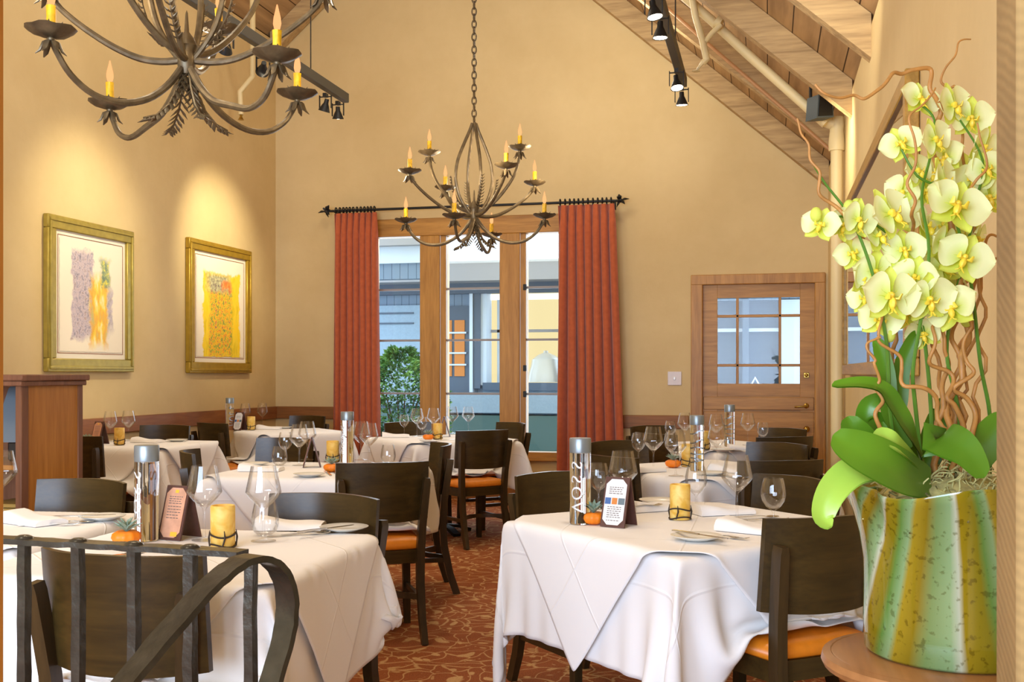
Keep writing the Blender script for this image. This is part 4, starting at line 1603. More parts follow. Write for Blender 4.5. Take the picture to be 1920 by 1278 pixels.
def make_spoon():
    mb = MB()
    mb.ribbon([(-.1, 0, .002), (-.02, 0, .004), (.04, 0, .007), (.06, 0, .005)], [(0, .006, 0), (0, .004, 0), (0, .003, 0), (0, .006, 0)], .002)
    mb.sphere((.082, 0, .005), .02, (1.35, .8, .16), 12)
    return mb.build('spoon', M['silver'])


PROTO = {}
USED = set()
MAKE = {'A': make_angular_glass, 'R': make_round_glass, 'U': make_tumbler, 'C': make_candle, 'P': make_pumpkin, 'B': make_bottle,
        'M': lambda: make_menu(M['paper'], 0), 'N': make_napkin, 'D': make_plate, 'F': make_fork, 'K': make_knife, 'S': make_spoon, 'Q': lambda: make_menu(M['parchment'], 1)}
CATS = {'A': ('wine glass', 'large angular wine glasses'), 'R': ('wine glass', 'round white wine glasses'), 'U': ('stemless glass', 'stemless glasses'),
        'C': ('candle', 'yellow candles on the tables'), 'P': ('pumpkin', 'small pumpkins with succulents'), 'B': ('water bottle', 'tall water bottles'),
        'M': ('menu', 'menu stands'), 'Q': ('menu', 'menu stands'), 'N': ('napkin', 'folded white napkins'), 'D': ('plate', 'bread plates'),
        'F': ('fork', 'forks'), 'K': ('knife', 'knives'), 'S': ('spoon', 'spoons')}
KNAMES = {}


def put(k, px, py, label, rz=0.0, dz=0.0, tilt=None):
    if k not in PROTO: PROTO[k] = MAKE[k]()
    if k not in USED:
        o = PROTO[k]; USED.add(k)
    else:
        o = copy_tree(PROTO[k])
    v = at_z(px, py, TOP + dz)
    o.location = v
    o.rotation_euler = (0, 0, R(rz))
    if tilt: o.rotation_euler = (R(tilt[0]), R(tilt[1]), R(rz))
    tag(o, label, CATS[k][0], CATS[k][1])
    return o


NL = 'the near left table'
# --- near left table
put('B', 275, 1012, 'tall water bottle with grey cap nearest the viewer on the left, beside the pumpkin', 150)
put('P', 237, 1020, 'small orange pumpkin with grey succulent at the foot of the near left bottle', 40)
put('Q', 337, 1008, 'brown tent menu with peach page on the near left table', -12)
put('A', 383, 1012, 'angular wine glass left of the large yellow candle on the near left table')
put('A', 494, 1014, 'angular wine glass right of the large yellow candle on the near left table')
put('U', 497, 1003, 'stemless glass overlapping the right wine glass of the near left table')
put('C', 418, 1025, 'large yellow candle with dark twig wrap on the near left table', 20)
put('N', 545, 990, 'folded white napkin in front of the far chair of the near left table', 14)
put('D', 645, 995, 'white bread plate at the right corner of the near left table')
put('F', 560, 1003, 'fork beside the napkin on the near left table', 35)
put('S', 585, 1000, 'spoon right of the fork on the near left table', 35)
put('K', 612, 992, 'knife leaning on the bread plate of the near left table', 60, .017)
put('F', 196, 1048, 'fork seen between the railing bars above the nearest chair back', 75)
put('K', 213, 1046, 'knife seen between the railing bars above the nearest chair back', 75)
# --- table cut by the left edge
put('A', 4, 962, 'angular wine glass cut by the left edge of the photo')
put('N', 62, 980, 'folded white napkin left of the plate at the left edge', -20)
put('D', 192, 974, 'white bread plate in front of the chair at the left edge')
put('F', 92, 985, 'fork lying beside the left edge napkin', 20)
put('S', 116, 980, 'spoon lying beside the left edge napkin', 20)
put('K', 152, 968, 'knife resting on the bread plate at the left edge', 30, .017)
# --- near right table
put('B', 1088, 981, 'tall water bottle with grey cap at the left corner of the near right table', 165)
put('P', 1113, 982, 'small orange pumpkin with succulent tucked behind the near right tent menu', 90)
put('M', 1160, 985, 'brown tent menu with white page and three printed pictures on the near right table', -20)
put('A', 1168, 962, 'angular wine glass whose bowl rises behind the near right tent menu')
put('R', 1122, 953, 'round wine glass between the near right bottle and tent menu')
put('C', 1275, 973, 'large yellow candle with dark twig wrap at the middle of the near right table', 70)
put('A', 1382, 975, 'angular wine glass right of the candle on the near right table')
put('R', 1450, 996, 'round wine glass at the right edge of the near right table')
put('R', 1305, 962, 'round wine glass directly behind the near right candle')
put('D', 1306, 1012, 'white bread plate at the near corner of the near right table')
put('K', 1310, 1003, 'knife across the bread plate at the near corner of the near right table', -40, .018)
put('F', 1350, 1006, 'fork beside the near corner bread plate on the near right table', -30)
put('N', 1412, 996, 'folded white napkin right of the near corner bread plate', -25)
put('N', 1222, 955, 'folded white napkin left of the near right candle', 40)
put('D', 1236, 943, 'white bread plate at the far left side of the near right table')
put('F', 1197, 950, 'fork on the far left napkin of the near right table', 40, .022)
put('N', 1352, 962, 'folded white napkin on the far side of the near right table', 30)
put('S', 1405, 970, 'spoon on the far side of the near right table', 15)
put('F', 1428, 975, 'fork on the far side of the near right table', 15)
# --- second right table
put('B', 1307, 882, 'tall water bottle in the middle of the second table on the right')
put('A', 1225, 880, 'angular wine glass standing clear against a dark chair back on the second right table')
put('R', 1197, 868, 'round wine glass left of the clear angular glass on the second right table')
put('A', 1267, 892, 'angular wine glass in front of the pumpkin on the second right table')
put('R', 1258, 868, 'round wine glass in front of the dark chair on the second right table')
put('P', 1262, 876, 'small orange pumpkin on the second table on the right')
put('C', 1290, 874, 'yellow candle left of the water bottle on the second right table')
put('A', 1345, 872, 'angular wine glass right of the water bottle on the second right table')
put('N', 1205, 884, 'folded white napkin at the left corner of the second right table', 40)
put('N', 1372, 884, 'folded white napkin at the right side of the second right table', -35)
put('D', 1335, 890, 'white bread plate on the near side of the second right table')
put('K', 1352, 892, 'knife on the near side of the second right table', -40)
# --- table by the door
put('B', 1368, 836, 'tall water bottle farthest right in front of the wooden door')
put('A', 1402, 834, 'angular wine glass right of the bottle in front of the wooden door')
put('R', 1430, 838, 'round wine glass rightmost in front of the wooden door')
put('A', 1343, 838, 'angular wine glass left of the bottle in front of the wooden door')
put('A', 1284, 833, 'angular wine glass at the left edge of the door frame')
put('R', 1257, 834, 'round wine glass left of the door frame, in front of the wall rail')
put('C', 1320, 842, 'yellow candle on the table by the door')
put('N', 1396, 843, 'folded white napkin on the table by the door', 10)
put('D', 1355, 846, 'white bread plate on the near corner of the table by the door')
# --- middle left table
put('B', 651, 866, 'tall water bottle in front of the left curtain on the middle left table', 140)
put('C', 624, 866, 'yellow candle behind the pumpkin on the middle left table', 10)
put('P', 622, 884, 'small orange pumpkin in front of the candle on the middle left table', 200)
put('A', 561, 872, 'angular wine glass in front of the side-on tent menu on the middle left table')
put('A', 576, 862, 'angular wine glass just behind the side-on tent menu')
put('R', 535, 866, 'round wine glass left of the side-on tent menu')
put('U', 524, 872, 'stemless glass at the left of the middle left table')
put('Q', 585, 875, 'tent menu seen side on in the middle of the middle left table', -68)
put('A', 677, 862, 'angular wine glass just right of the bottle on the middle left table')
put('A', 692, 868, 'second angular wine glass right of the bottle, before the curtain edge')
put('U', 728, 868, 'stemless glass above the chair with the clear orange seat')
put('D', 478, 872, 'white bread plate at the left corner of the middle left table')
put('D', 580, 893, 'white bread plate on the near edge of the middle left table')
put('F', 616, 888, 'fork on the near edge of the middle left table', 120)
put('K', 632, 888, 'knife on the near edge of the middle left table', 120)
put('N', 490, 882, 'folded white napkin at the left of the middle left table', 10)
# --- window table
put('R', 758, 816, 'round wine glass leftmost on the window table, before the bush')
put('A', 782, 818, 'angular wine glass left of the wooden mullion on the window table')
put('R', 791, 822, 'round wine glass left of the pumpkin on the window table')
put('A', 813, 817, 'angular wine glass behind the white candle on the window table')
put('C', 821, 823, 'pale candle on the window table', 130)
put('P', 803, 824, 'small orange pumpkin on the window table', 10)
put('M', 833, 818, 'tent menu seen side on, on the window table', -76)
put('A', 848, 812, 'angular wine glass right of the tent menu on the window table')
put('A', 878, 812, 'angular wine glass farthest right on the window table')
put('N', 742, 819, 'folded white napkin at the left of the window table', 20)
put('D', 806, 829, 'white bread plate at the near corner of the window table')
put('K', 838, 825, 'knife on the window table', 60)
# --- corner table
put('B', 431, 806, 'tall water bottle in front of the left wall on the back corner table')
put('M', 450, 806, 'white tent menu on the back corner table', -10)
put('A', 460, 802, 'angular wine glass left of the candle on the back corner table')
put('A', 492, 800, 'angular wine glass right of the candle on the back corner table')
put('C', 471, 806, 'yellow candle on the back corner table')
put('N', 505, 804, 'folded white napkin on the back corner table', 10)
put('D', 532, 803, 'white bread plate on the back corner table')
# --- table beside the cabinet
put('Q', 187, 832, 'tent menu with pink page right of the wooden cabinet', -15)
put('A', 207, 828, 'angular wine glass left of the candle beside the wooden cabinet')
put('A', 241, 826, 'angular wine glass right of the candle beside the wooden cabinet')
put('C', 224, 834, 'yellow candle beside the wooden cabinet')
put('P', 163, 834, 'small pumpkin half hidden by the wooden cabinet')
put('N', 277, 829, 'folded white napkin beside the wooden cabinet', 0)
put('D', 332, 827, 'white bread plate on the table beside the wooden cabinet')

# ------------------------------------------------------------------ wait-station cabinet on the left
xc = -3.45
yf = at_x(40, 800, xc).y
yb = at_x(156, 800, xc).y
Wc, D = .95, yb - yf
zt_ = 1.275
o = empty('wait_station_cabinet', (xc - Wc / 2, yf, 0))
tag(o, 'brown wooden service cabinet at the left edge below the lilac print', 'cabinet')
hw = Wc / 2
mb = MB()
mb.box2((hw - .03, .05, .08), (hw - .006, D - .035, zt_ - .05))
mb.build('side_panel', M['cabinet'], o)
mb = MB()
mb.box2((hw - .035, 0, 0), (hw, .055, zt_ - .03), bevel=.004)
mb.box2((hw - .035, D - .04, 0), (hw, D, zt_ - .03), bevel=.004)
mb.box2((hw - .034, .05, 0), (hw - .001, D - .035, .09), bevel=.003)
mb.box2((-hw, 0, 0), (-hw + .03, D, zt_ - .03), bevel=.003)
mb.box2((-hw, D - .02, 0), (hw - .03, D, zt_ - .03))
mb.build('carcass', M['cabinet_dark'], o)
mb = MB()
mb.box2((-hw - .02, -.02, zt_ - .055), (hw + .015, D + .01, zt_ - .03), bevel=.004)
mb.box2((-hw - .03, -.03, zt_ - .03), (hw + .028, D + .02, zt_), bevel=.005)
mb.build('cornice', M['cabinet_dark'], o)
for z in (.10, .50, .82):
    MB().box2((-hw + .03, .01, z), (hw - .036, D - .02, z + .022)).build('shelf', M['cabinet'], o)
xm = xc - .035
p = empty('order_terminal', (xm - .15, yf + .22, .8435), R(10))
tag(p, 'grey tilted order terminal on the open cabinet shelf at the left edge', 'terminal')
mb = MB(); mb.prism([(-.09, -.1, .1), (.09, -.1, .1), (.09, .07, .36), (-.09, .07, .36)], (0, .02, .012)); mb.build('screen', M['grey_plastic'], p)
MB().box((0, .03, .05), (.1, .1, .1), bevel=.01).build('base', M['screen'], p)
for i in range(6):
    q = MB().box((0, 0, .01), (.19, .24, .018), bevel=.002).build('menu_folder', M['book']); q.location = (xm - .13, yf + .18, .523 + i * .0215); q.rotation_euler = (0, 0, R(-6 + i * 2.2))
    tag(q, ['lowest', 'second lowest', 'third lowest', 'third highest', 'second highest', 'topmost'][i] + ' tan menu folder in the pile on the open cabinet shelf', 'folder', 'menu folders in the cabinet')
q = empty('receipt_printer', (xm - .13, yf + .18, .124)); tag(q, 'dark receipt printer on the bottom cabinet shelf', 'printer')
MB().box((0, 0, .075), (.18, .2, .15), bevel=.015).build('body', M['screen'], q)
MB().box((0, -.07, .152), (.12, .02, .01)).build('paper_slot', M['paper'], q)

# ------------------------------------------------------------------ wrought-iron railing in the foreground
o = empty('iron_railing', at_d(430, 1040, 2.0)); o.location.z = 0
O = o.location.copy()
tag(o, 'hammered wrought iron railing with sloping handrail and curled end in the foreground', 'railing')


def cp(x, d, z):
    return Vector((-ST * d + CT * x, CT * d + ST * x, z)) - O


def rp(px, py, d):
    return at_d(px, py, d) - O


ztop = .945
a = rp(455, 1037, 2.02); a.z = ztop
b = rp(0, 1010, 2.19); b.z = ztop
dirv = (b - a); dirv.z = 0; dirv.normalize()
e = a + dirv * 1.0
rg = random.Random(9)
pts = [a + (e - a) * (i / 40) + Vector((rg.uniform(-.001, .001), rg.uniform(-.001, .001), rg.uniform(-.0012, .0012))) for i in range(41)]
nrm = Vector((-dirv.y, dirv.x, 0))
MB().ribbon(pts, [nrm * (.021 + rg.uniform(-.0012, .0012)) for _ in pts], .011).build('top_rail', M['iron'], o, angle=60)
for px in (45, 147, 251, 357, 470, -60):
    t = None
    # where the sight line of this bar meets the rail
    r_ = ray(px, 1030)
    A = a + O; Dv = dirv
    den = r_.x * Dv.y - r_.y * Dv.x
    s = (A.x * r_.y - A.y * r_.x) / den if abs(den) > 1e-6 else 0
    s = -(A.x * r_.y - A.y * r_.x) / (Dv.x * r_.y - Dv.y * r_.x)
    base = a + dirv * s
    if px == 470: base = base + nrm * 0.0
    bp = []
    for i in range(19):
        z = ztop - .004 - (ztop - .004) * i / 18
        bp.append(Vector((base.x + rg.uniform(-.0014, .0014), base.y + rg.uniform(-.0014, .0014), z)))
    mb = MB(); mb.ribbon(bp, [dirv * (.0095 + rg.uniform(-.0008, .0014)) for _ in bp], .019)
    mb.build('baluster', M['iron'], o, angle=60)
    if px != 470:
        MB().sphere((base.x, base.y, ztop + .004), .017, (1.2, 1, .5), 12).build('rivet', M['iron'], o)
# handrail: climbs to the rail and curls over into a loop
sz = [(-.5, .30), (-.25, .60), (-.1, .72), (0, .795), (.06, .842), (.12, .888), (.165, .919), (.2, .937), (.235, .951), (.27, .953), (.3, .945), (.325, .928), (.343, .902), (.352, .87), (.352, .835), (.342, .795), (.325, .75), (.3, .70), (.275, .65), (.255, .6), (.24, .52), (.235, .4), (.235, .2), (.235, .0)]
# resample
dense = []
for i in range(len(sz) - 1):
    for k in range(3):
        f = k / 3
        dense.append((sz[i][0] * (1 - f) + sz[i + 1][0] * f, sz[i][1] * (1 - f) + sz[i + 1][1] * f))
dense.append(sz[-1])
hx, hd = .55, .835
x0, d0 = -.607, 1.70
P = [cp(x0 + hx * s, d0 + hd * s, z) for s, z in dense]
for _ in range(2):
    P = [P[0]] + [(P[i - 1] + P[i] * 2 + P[i + 1]) / 4 for i in range(1, len(P) - 1)] + [P[-1]]
P = [p + Vector((rg.uniform(-.0008, .0008), rg.uniform(-.0008, .0008), rg.uniform(-.0008, .0008))) for p in P]
wv = cp(hd * 1.0, -hx * 1.0, 0) - cp(0, 0, 0)
wv.normalize()
MB().ribbon(P, [wv * (.024 + rg.uniform(-.0008, .0008)) for _ in P], .012).build('handrail', M['iron'], o, angle=60)

# ------------------------------------------------------------------ side table, pot, orchids
tc = Vector((.318, 2.10, 0))
o = empty('side_table', tc)
tag(o, 'round wooden side table under the striped orchid pot at the right', 'side table')
MB().lathe([(0, .735), (.20, .735), (.217, .74), (.222, .75), (.219, .762), (.205, .7655), (.203, .764), (.20, .7655), (0, .7655)], 48).build('table_top', M['tablewood'], o, angle=35)
MB().lathe([(0, 0), (.15, 0), (.15, .03), (.06, .06), (.035, .12), (.045, .35), (.03, .6), (.05, .7), (.12, .735), (0, .735)], 24).build('pedestal', M['tablewood'], o)
PZ = .767
pc = Vector((.332, 2.13, PZ))
pot = empty('orchid_pot', pc)
tag(pot, 'large glazed ceramic pot striped in green, ochre and white', 'pot')


def potwob(r, z, a):
    k = max(0, (z - .17) / .13)
    k = min(1, k)
    d = math.exp(-((math.sin((a - 3.75) * 2.0)) / .22) ** 2)
    return r * (1 - .10 * d * k + .02 * math.sin(a * 3) * k), .012 * math.sin(a * 4 + 1) * k * k


MB().lathe([(0, 0), (.150, 0), (.156, .006), (.158, .06), (.157, .12), (.158, .17), (.165, .215), (.177, .255), (.192, .29), (.199, .305), (.198, .309), (.190, .303), (.174, .27), (.162, .23), (.155, .18), (0, .18)], 72, wob=potwob).build('pot_body', M['pot'], pot, angle=70)
# moss: mound with curled strands, no one could count it
rg = random.Random(12)
mb = MB()
mb.lathe([(.15, .235), (.142, .27), (.11, .30), (.06, .318), (0, .325)], 32, wob=lambda r, z, a: (r * (1 + .05 * math.sin(a * 7)), .006 * math.sin(a * 5 + r * 60)))
for i in range(520):
    a = rg.uniform(0, 2 * PI); r = .142 * math.sqrt(rg.random())
    z = .255 + .07 * (1 - (r / .142) ** 2)
    p = Vector((r * math.cos(a), r * math.sin(a), z))
    d = Vector((rg.uniform(-1, 1), rg.uniform(-1, 1), rg.uniform(-.2, .9)))
    pts = [p]
    for k in range(5):
        d = (d + Vector((rg.uniform(-1, 1), rg.uniform(-1, 1), rg.uniform(-1, .7))) * .9).normalized()
        p = p + d * .011
        pts.append(p)
    mb.tube(pts, .0015, 4, cap=False)
ms = mb.build('moss', M['moss'], smooth=True, angle=80)
ms.location = pc
tag(ms, 'curly dry moss filling the top of the orchid pot', 'moss', kind='stuff')

DEP = 2.12  # camera depth of the plant's middle


def pp(px, py, dd=0.0):
    return at_d(px, py, DEP * .0 + 2.0 + dd)


def smooth_path(pts, n=4):
    out = []
    m = len(pts)
    for i in range(m - 1):
        p0, p1, p2, p3 = pts[max(i - 1, 0)], pts[i], pts[i + 1], pts[min(i + 2, m - 1)]
        for k in range(n):
            t = k / n
            out.append(.5 * ((2 * p1) + (p2 - p0) * t + (2 * p0 - 5 * p1 + 4 * p2 - p3) * t * t + (3 * p1 - p0 - 3 * p2 + p3) * t ** 3))
    out.append(pts[-1])
    return out


orch = empty('orchid_plant', pc + Vector((0, 0, .25)))
OO = orch.location.copy()
tag(orch, 'tall pale yellow moth orchids growing in the striped pot', 'orchid')
# flower spikes
SPIKES = [
    [(1735, 930, 0), (1716, 760, -.02), (1712, 690, -.03), (1728, 590, -.04), (1742, 470, -.05), (1728, 370, -.03), (1745, 290, 0), (1752, 225, .02), (1725, 195, .03)],
    [(1752, 925, .03), (1745, 760, .02), (1735, 650, .02), (1722, 560, .01), (1700, 480, 0), (1655, 430, -.02), (1600, 405, -.04), (1545, 412, -.05)],
    [(1682, 870, 0), (1668, 760, -.02), (1664, 660, -.03), (1648, 560, -.04), (1622, 470, -.04), (1590, 400, -.03), (1548, 345, -.02), (1520, 300, -.02)],
    [(1855, 900, .05), (1856, 780, .04), (1838, 680, .03), (1822, 540, .02), (1800, 440, 0), (1770, 360, -.02), (1720, 330, -.03), (1690, 280, -.03)],
    [(1812, 905, .02), (1795, 760, .02), (1775, 660, .02), (1790, 560, .03), (1812, 470, .02), (1830, 380, .02), (1842, 300, .02), (1800, 225, .02)],
]
for s in SPIKES:
    pts = smooth_path([pp(x, y, d) - OO for x, y, d in s], 5)
    n = len(pts)
    MB().tube(pts, [.0042 * (1 - .55 * i / n) for i in range(n)], 7).build('flower_stem', M['stemgreen'], orch)


def petal_grid(mb, l, w, base, ang, cup, point=.5, tilt=0.0):
    """one petal lying in the local XZ plane, growing from the centre along direction ang"""
    ca, sa = math.cos(ang), math.sin(ang)
    rows = []
    nu, nv = 8, 6
    for i in range(nu + 1):
        u = i / nu
        wd = w * (math.sin(PI * min(u, 1) ** point) ** .75 if 0 < u < 1 else .06) if True else 0
        wd = max(wd, w * .05)
        row = []
        for j in range(nv + 1):
            v = -1 + 2 * j / nv
            x = base + l * u
            y = wd * v
            dep = cup * (v * v * .25 * w * 3 + (u - .4) ** 2 * l * .5) + tilt * x
            row.append((x * ca - y * sa, -dep, x * sa + y * ca))
        rows.append(row)
    mb.face_grid(rows)


def make_flower():
    fl = empty('flower')
    for ang, l, w in ((PI / 2, .048, .019), (PI + .85, .046, .018), (-.85, .046, .018)):
        mb = MB(); petal_grid(mb, l, w, .003, ang, .35, .75, -.06)
        mb.build('sepal', M['sepal'], fl, angle=90)
    for ang in (.22, PI - .22):
        mb = MB(); petal_grid(mb, .052, .036, .003, ang, .3, .8, .04)
        for v in mb.bm.verts: v.co.y -= .003
        mb.build('petal', M['petal'], fl, angle=90)
    mb = MB()
    mb.sphere((0, -.010, .002), .006, (1, 1.3, 1), 8)
    mb.sphere((0, -.016, -.012), .007, (.9, 1, 1.5), 8)
    for s in (-1, 1):
        mb.tube([(s * .002, -.012, -.004), (s * .011, -.018, -.004), (s * .012, -.024, .004)], [.003, .005, .002], 6, flat=.6)
    mb.tube([(0, -.016, -.02), (.004, -.022, -.028), (.009, -.02, -.031)], [.002, .0013, .0008], 5)
    mb.tube([(0, -.016, -.02), (-.004, -.022, -.028), (-.009, -.02, -.031)], [.002, .0013, .0008], 5)
    mb.build('lip', M['lip'], fl)
    return fl


FL = [(1722, 190, 40, .03), (1782, 200, 44, .05), (1818, 222, 40, .06), (1690, 272, 38, -.01), (1748, 262, 40, 0), (1775, 300, 38, .04), (1838, 275, 40, .05), (1850, 318, 36, .02),
      (1762, 342, 46, -.03), (1716, 322, 36, .02), (1790, 390, 58, -.06), (1852, 372, 42, .03), (1664, 404, 54, -.05), (1540, 424, 36, -.05), (1578, 420, 36, -.03), (1606, 412, 40, -.05), (1642, 446, 42, -.02),
      (1732, 430, 42, .02), (1694, 470, 40, -.02), (1806, 486, 50, -.03), (1762, 505, 42, .02), (1640, 508, 42, -.01), (1716, 520, 40, -.04), (1664, 556, 56, -.07), (1600, 478, 34, .02), (1738, 560, 50, -.05),
      (1790, 580, 48, -.04), (1650, 598, 40, -.02), (1612, 524, 36, 0), (1826, 446, 36, .04), (1760, 455, 40, .0), (1700, 590, 36, .04), (1735, 625, 34, .02), (1690, 400, 40, .04), (1770, 420, 36, .05), (1625, 560, 34, .02)]
rg = random.Random(77)
for i in range(16):
    t = rg.random()
    FL.append((1660 + 150 * rg.random() + 30 * (1 - t), 300 + 320 * t, 38, .04 + .05 * rg.random()))
fproto = make_flower()
rg = random.Random(21)
fplaces = []
for i, (px, py, sz_, dd) in enumerate(FL):
    f = fproto if i == 0 else copy_tree(fproto)
    adopt(f, orch)
    loc = pp(px, py, dd) - OO
    f.location = loc
    k = sz_ * (2.0 + dd) / FPX / .050
    f.scale = (k, k, k)
    f.rotation_euler = (R(rg.uniform(-28, 18)), R(rg.uniform(-25, 25)), TH + R(rg.uniform(-55, 55)))
    fplaces.append(loc)
for px, py, dd in ((1592, 388, -.04), (1530, 402, -.05), (1668, 628, -.02), (1812, 600, .02), (1606, 385, -.03)):
    MB().sphere(pp(px, py, dd) - OO, .011, (1, 1, 1.25), 10).build('flower_bud', M['sepal'], orch)


# strap leaves
def leaf(path, w, mat, lab=None, fold=.25, up=None):
    pts = smooth_path([pp(x, y, d) - OO for x, y, d in path], 5)
    n = len(pts)
    rows = []
    view = Vector((-ST, CT, 0))
    for i, p in enumerate(pts):
        t = (pts[min(i + 1, n - 1)] - pts[max(i - 1, 0)]).normalized()
        nn = Vector(up) if up else Vector((ST * .7, -CT * .7, .7))
        side = t.cross(nn).normalized()
        nn = side.cross(t).normalized()
        u = i / (n - 1)
        ww = w * (.25 + .75 * math.sin(PI * min(1, u * .93 + .07) ** .8) ** .7) if u < 1 else w * .08
        row = []
        for j in range(9):
            v = -1 + j / 4
            row.append(p + side * ww * v + nn * (abs(v) ** 1.3 * ww * fold))
        rows.append(row)
    mb = MB()
    V = mb.face_grid(rows)
    rows2 = [[q - Vector((0, 0, .0022)) for q in r] for r in rows]
    mb.face_grid(rows2)
    o_ = mb.build('orchid_leaf', mat, orch, angle=80)
    if lab: o_['label'] = lab


leaf([(1745, 905, -.05), (1700, 890, -.12), (1640, 860, -.16), (1590, 835, -.17), (1562, 815, -.17)], .040, M['leaf'], up=(ST, -CT, .35))
leaf([(1720, 915, -.02), (1650, 885, -.10), (1600, 885, -.14), (1560, 920, -.16), (1542, 968, -.17), (1560, 985, -.18)], .027, M['leaf_light'], 'pale drooping leaf', up=(ST * .8, -CT * .8, .6))
leaf([(1720, 900, 0), (1640, 855, -.03), (1602, 810, -.04), (1590, 780, -.04)], .032, M['leaf'], up=(ST, -CT, .3))
leaf([(1740, 900, 0), (1710, 820, -.05), (1680, 765, -.06), (1652, 728, -.06), (1610, 718, -.06), (1560, 722, -.06)], .022, M['leaf'], up=(ST * .6, -CT * .6, .8))
leaf([(1700, 840, .02), (1668, 770, .02), (1660, 700, .02), (1648, 650, .02), (1636, 640, .02)], .018, M['leaf'], up=(ST, -CT, .1))
leaf([(1715, 860, .06), (1660, 800, .03), (1625, 790, .02), (1628, 760, .02), (1655, 742, .02)], .022, M['leaf'], up=(ST, -CT, .3))
leaf([(1735, 850, -.02), (1755, 822, -.10), (1785, 830, -.14), (1815, 850, -.16), (1846, 892, -.17)], .036, M['leaf'], up=(ST, -CT, .25), fold=.12)
leaf([(1780, 900, 0), (1830, 850, .0), (1870, 800, .0), (1890, 780, .0)], .032, M['leaf'], up=(ST, -CT, .4))
leaf([(1730, 880, .08), (1760, 800, .08), (1775, 770, .08), (1770, 740, .08)], .03, M['leaf'], up=(ST, -CT, .2))
leaf([(1690, 760, .04), (1690, 690, .04), (1710, 640, .03), (1722, 622, .03)], .016, M['leaf'], up=(ST, -CT, .1))
leaf([(1730, 880, -.05), (1685, 835, -.13), (1655, 815, -.14), (1640, 828, -.15)], .016, M['leaf_light'], 'small pale upright leaf', up=(ST, -CT, .6))
leaf([(1720, 880, 0), (1680, 870, -.04), (1660, 850, -.04), (1655, 790, -.02)], .016, M['leaf'])

# curly willow branches
WILLOW = [
    ('long curly branch reaching left above the flowers toward the beams', [(1815, 640, .03), (1800, 560, .03), (1790, 470, .03), (1770, 380, .03), (1748, 280, .03), (1750, 240, .03), (1763, 210, .03), (1757, 185, .02), (1744, 165, .02), (1742, 130, .02), (1715, 130, .01), (1695, 138, .01), (1672, 138, 0), (1650, 165, -.01), (1625, 184, -.02), (1600, 178, -.02), (1572, 184, -.03), (1548, 176, -.04), (1530, 158, -.04)], .0055),
    ('thin curly branch with the highest tip, beside the right post', [(1830, 600, .08), (1840, 480, .08), (1812, 330, .08), (1795, 175, .07), (1778, 165, .07), (1764, 152, .07), (1775, 128, .07), (1790, 106, .07), (1793, 82, .07), (1804, 74, .07), (1822, 73, .07)], .0032),
    ('curly branch rising at the far left of the flowers', [(1700, 850, .05), (1684, 700, .06), (1656, 560, .06), (1618, 450, .03), (1582, 405, -.05), (1565, 385, -.05), (1540, 365, -.05), (1536, 342, -.05), (1533, 322, -.05), (1518, 300, -.05), (1520, 270, -.05), (1502, 248, -.05), (1491, 222, -.05)], .0042),
    ('snaking curly branch in front of the upper flowers', [(1760, 700, .06), (1738, 560, .07), (1712, 440, .0), (1712, 400, -.08), (1715, 375, -.10), (1700, 345, -.10), (1718, 310, -.10), (1712, 260, -.10), (1708, 220, -.10), (1728, 198, -.09), (1752, 165, -.08)], .0038),
    ('curly branch arching in front of the right flowers', [(1844, 620, .06), (1834, 500, .06), (1822, 375, -.02), (1828, 340, -.05), (1846, 315, -.05), (1848, 280, -.05), (1838, 250, -.05), (1830, 230, -.05)], .0036),
    ('thick curly branch bending out at the lower left of the stems', [(1720, 905, -.03), (1668, 856, -.06), (1645, 815, -.06), (1640, 780, -.06), (1662, 752, -.06), (1636, 728, -.06), (1646, 710, -.06), (1644, 676, -.06), (1626, 656, -.06), (1625, 642, -.06), (1650, 632, -.06)], .0046),
    ('thick curly branch sweeping from lower left into the stems', [(1800, 930, 0), (1785, 830, -.03), (1740, 735, -.05), (1700, 722, -.05), (1686, 690, -.05), (1682, 665, -.05), (1655, 640, -.05), (1648, 615, -.05), (1660, 560, -.03)], .005),
    ('thick curly branch zigzagging at the right of the stems', [(1848, 905, 0), (1832, 860, 0), (1824, 800, 0), (1818, 748, 0), (1796, 728, 0), (1815, 700, 0), (1806, 678, 0), (1818, 645, 0), (1820, 608, 0), (1806, 598, 0), (1788, 594, 0)], .0056),
    ('twisted thick branch in the centre of the stems', [(1770, 920, .02), (1758, 775, .02), (1762, 745, .02), (1778, 716, .02), (1780, 690, .02), (1764, 660, .02), (1774, 630, .02), (1766, 600, .02), (1740, 560, .03)], .006),
    ('second twisted branch entwined in the centre of the stems', [(1800, 910, .0), (1802, 800, 0), (1796, 760, 0), (1772, 742, 0), (1784, 700, 0), (1750, 680, .0), (1742, 650, .0), (1748, 615, .0), (1772, 600, .0), (1790, 540, .02)], .0055),
    ('curly branch pointing right toward the post', [(1790, 640, .06), (1795, 600, .06), (1802, 545, .06), (1815, 527, .06), (1840, 512, .06), (1862, 488, .06), (1885, 480, .06)], .005),
    ('short hooked branch beside the right post', [(1810, 640, .1), (1830, 520, .1), (1846, 475, .1), (1852, 446, .1), (1862, 440, .1), (1880, 452, .1)], .0048),
]
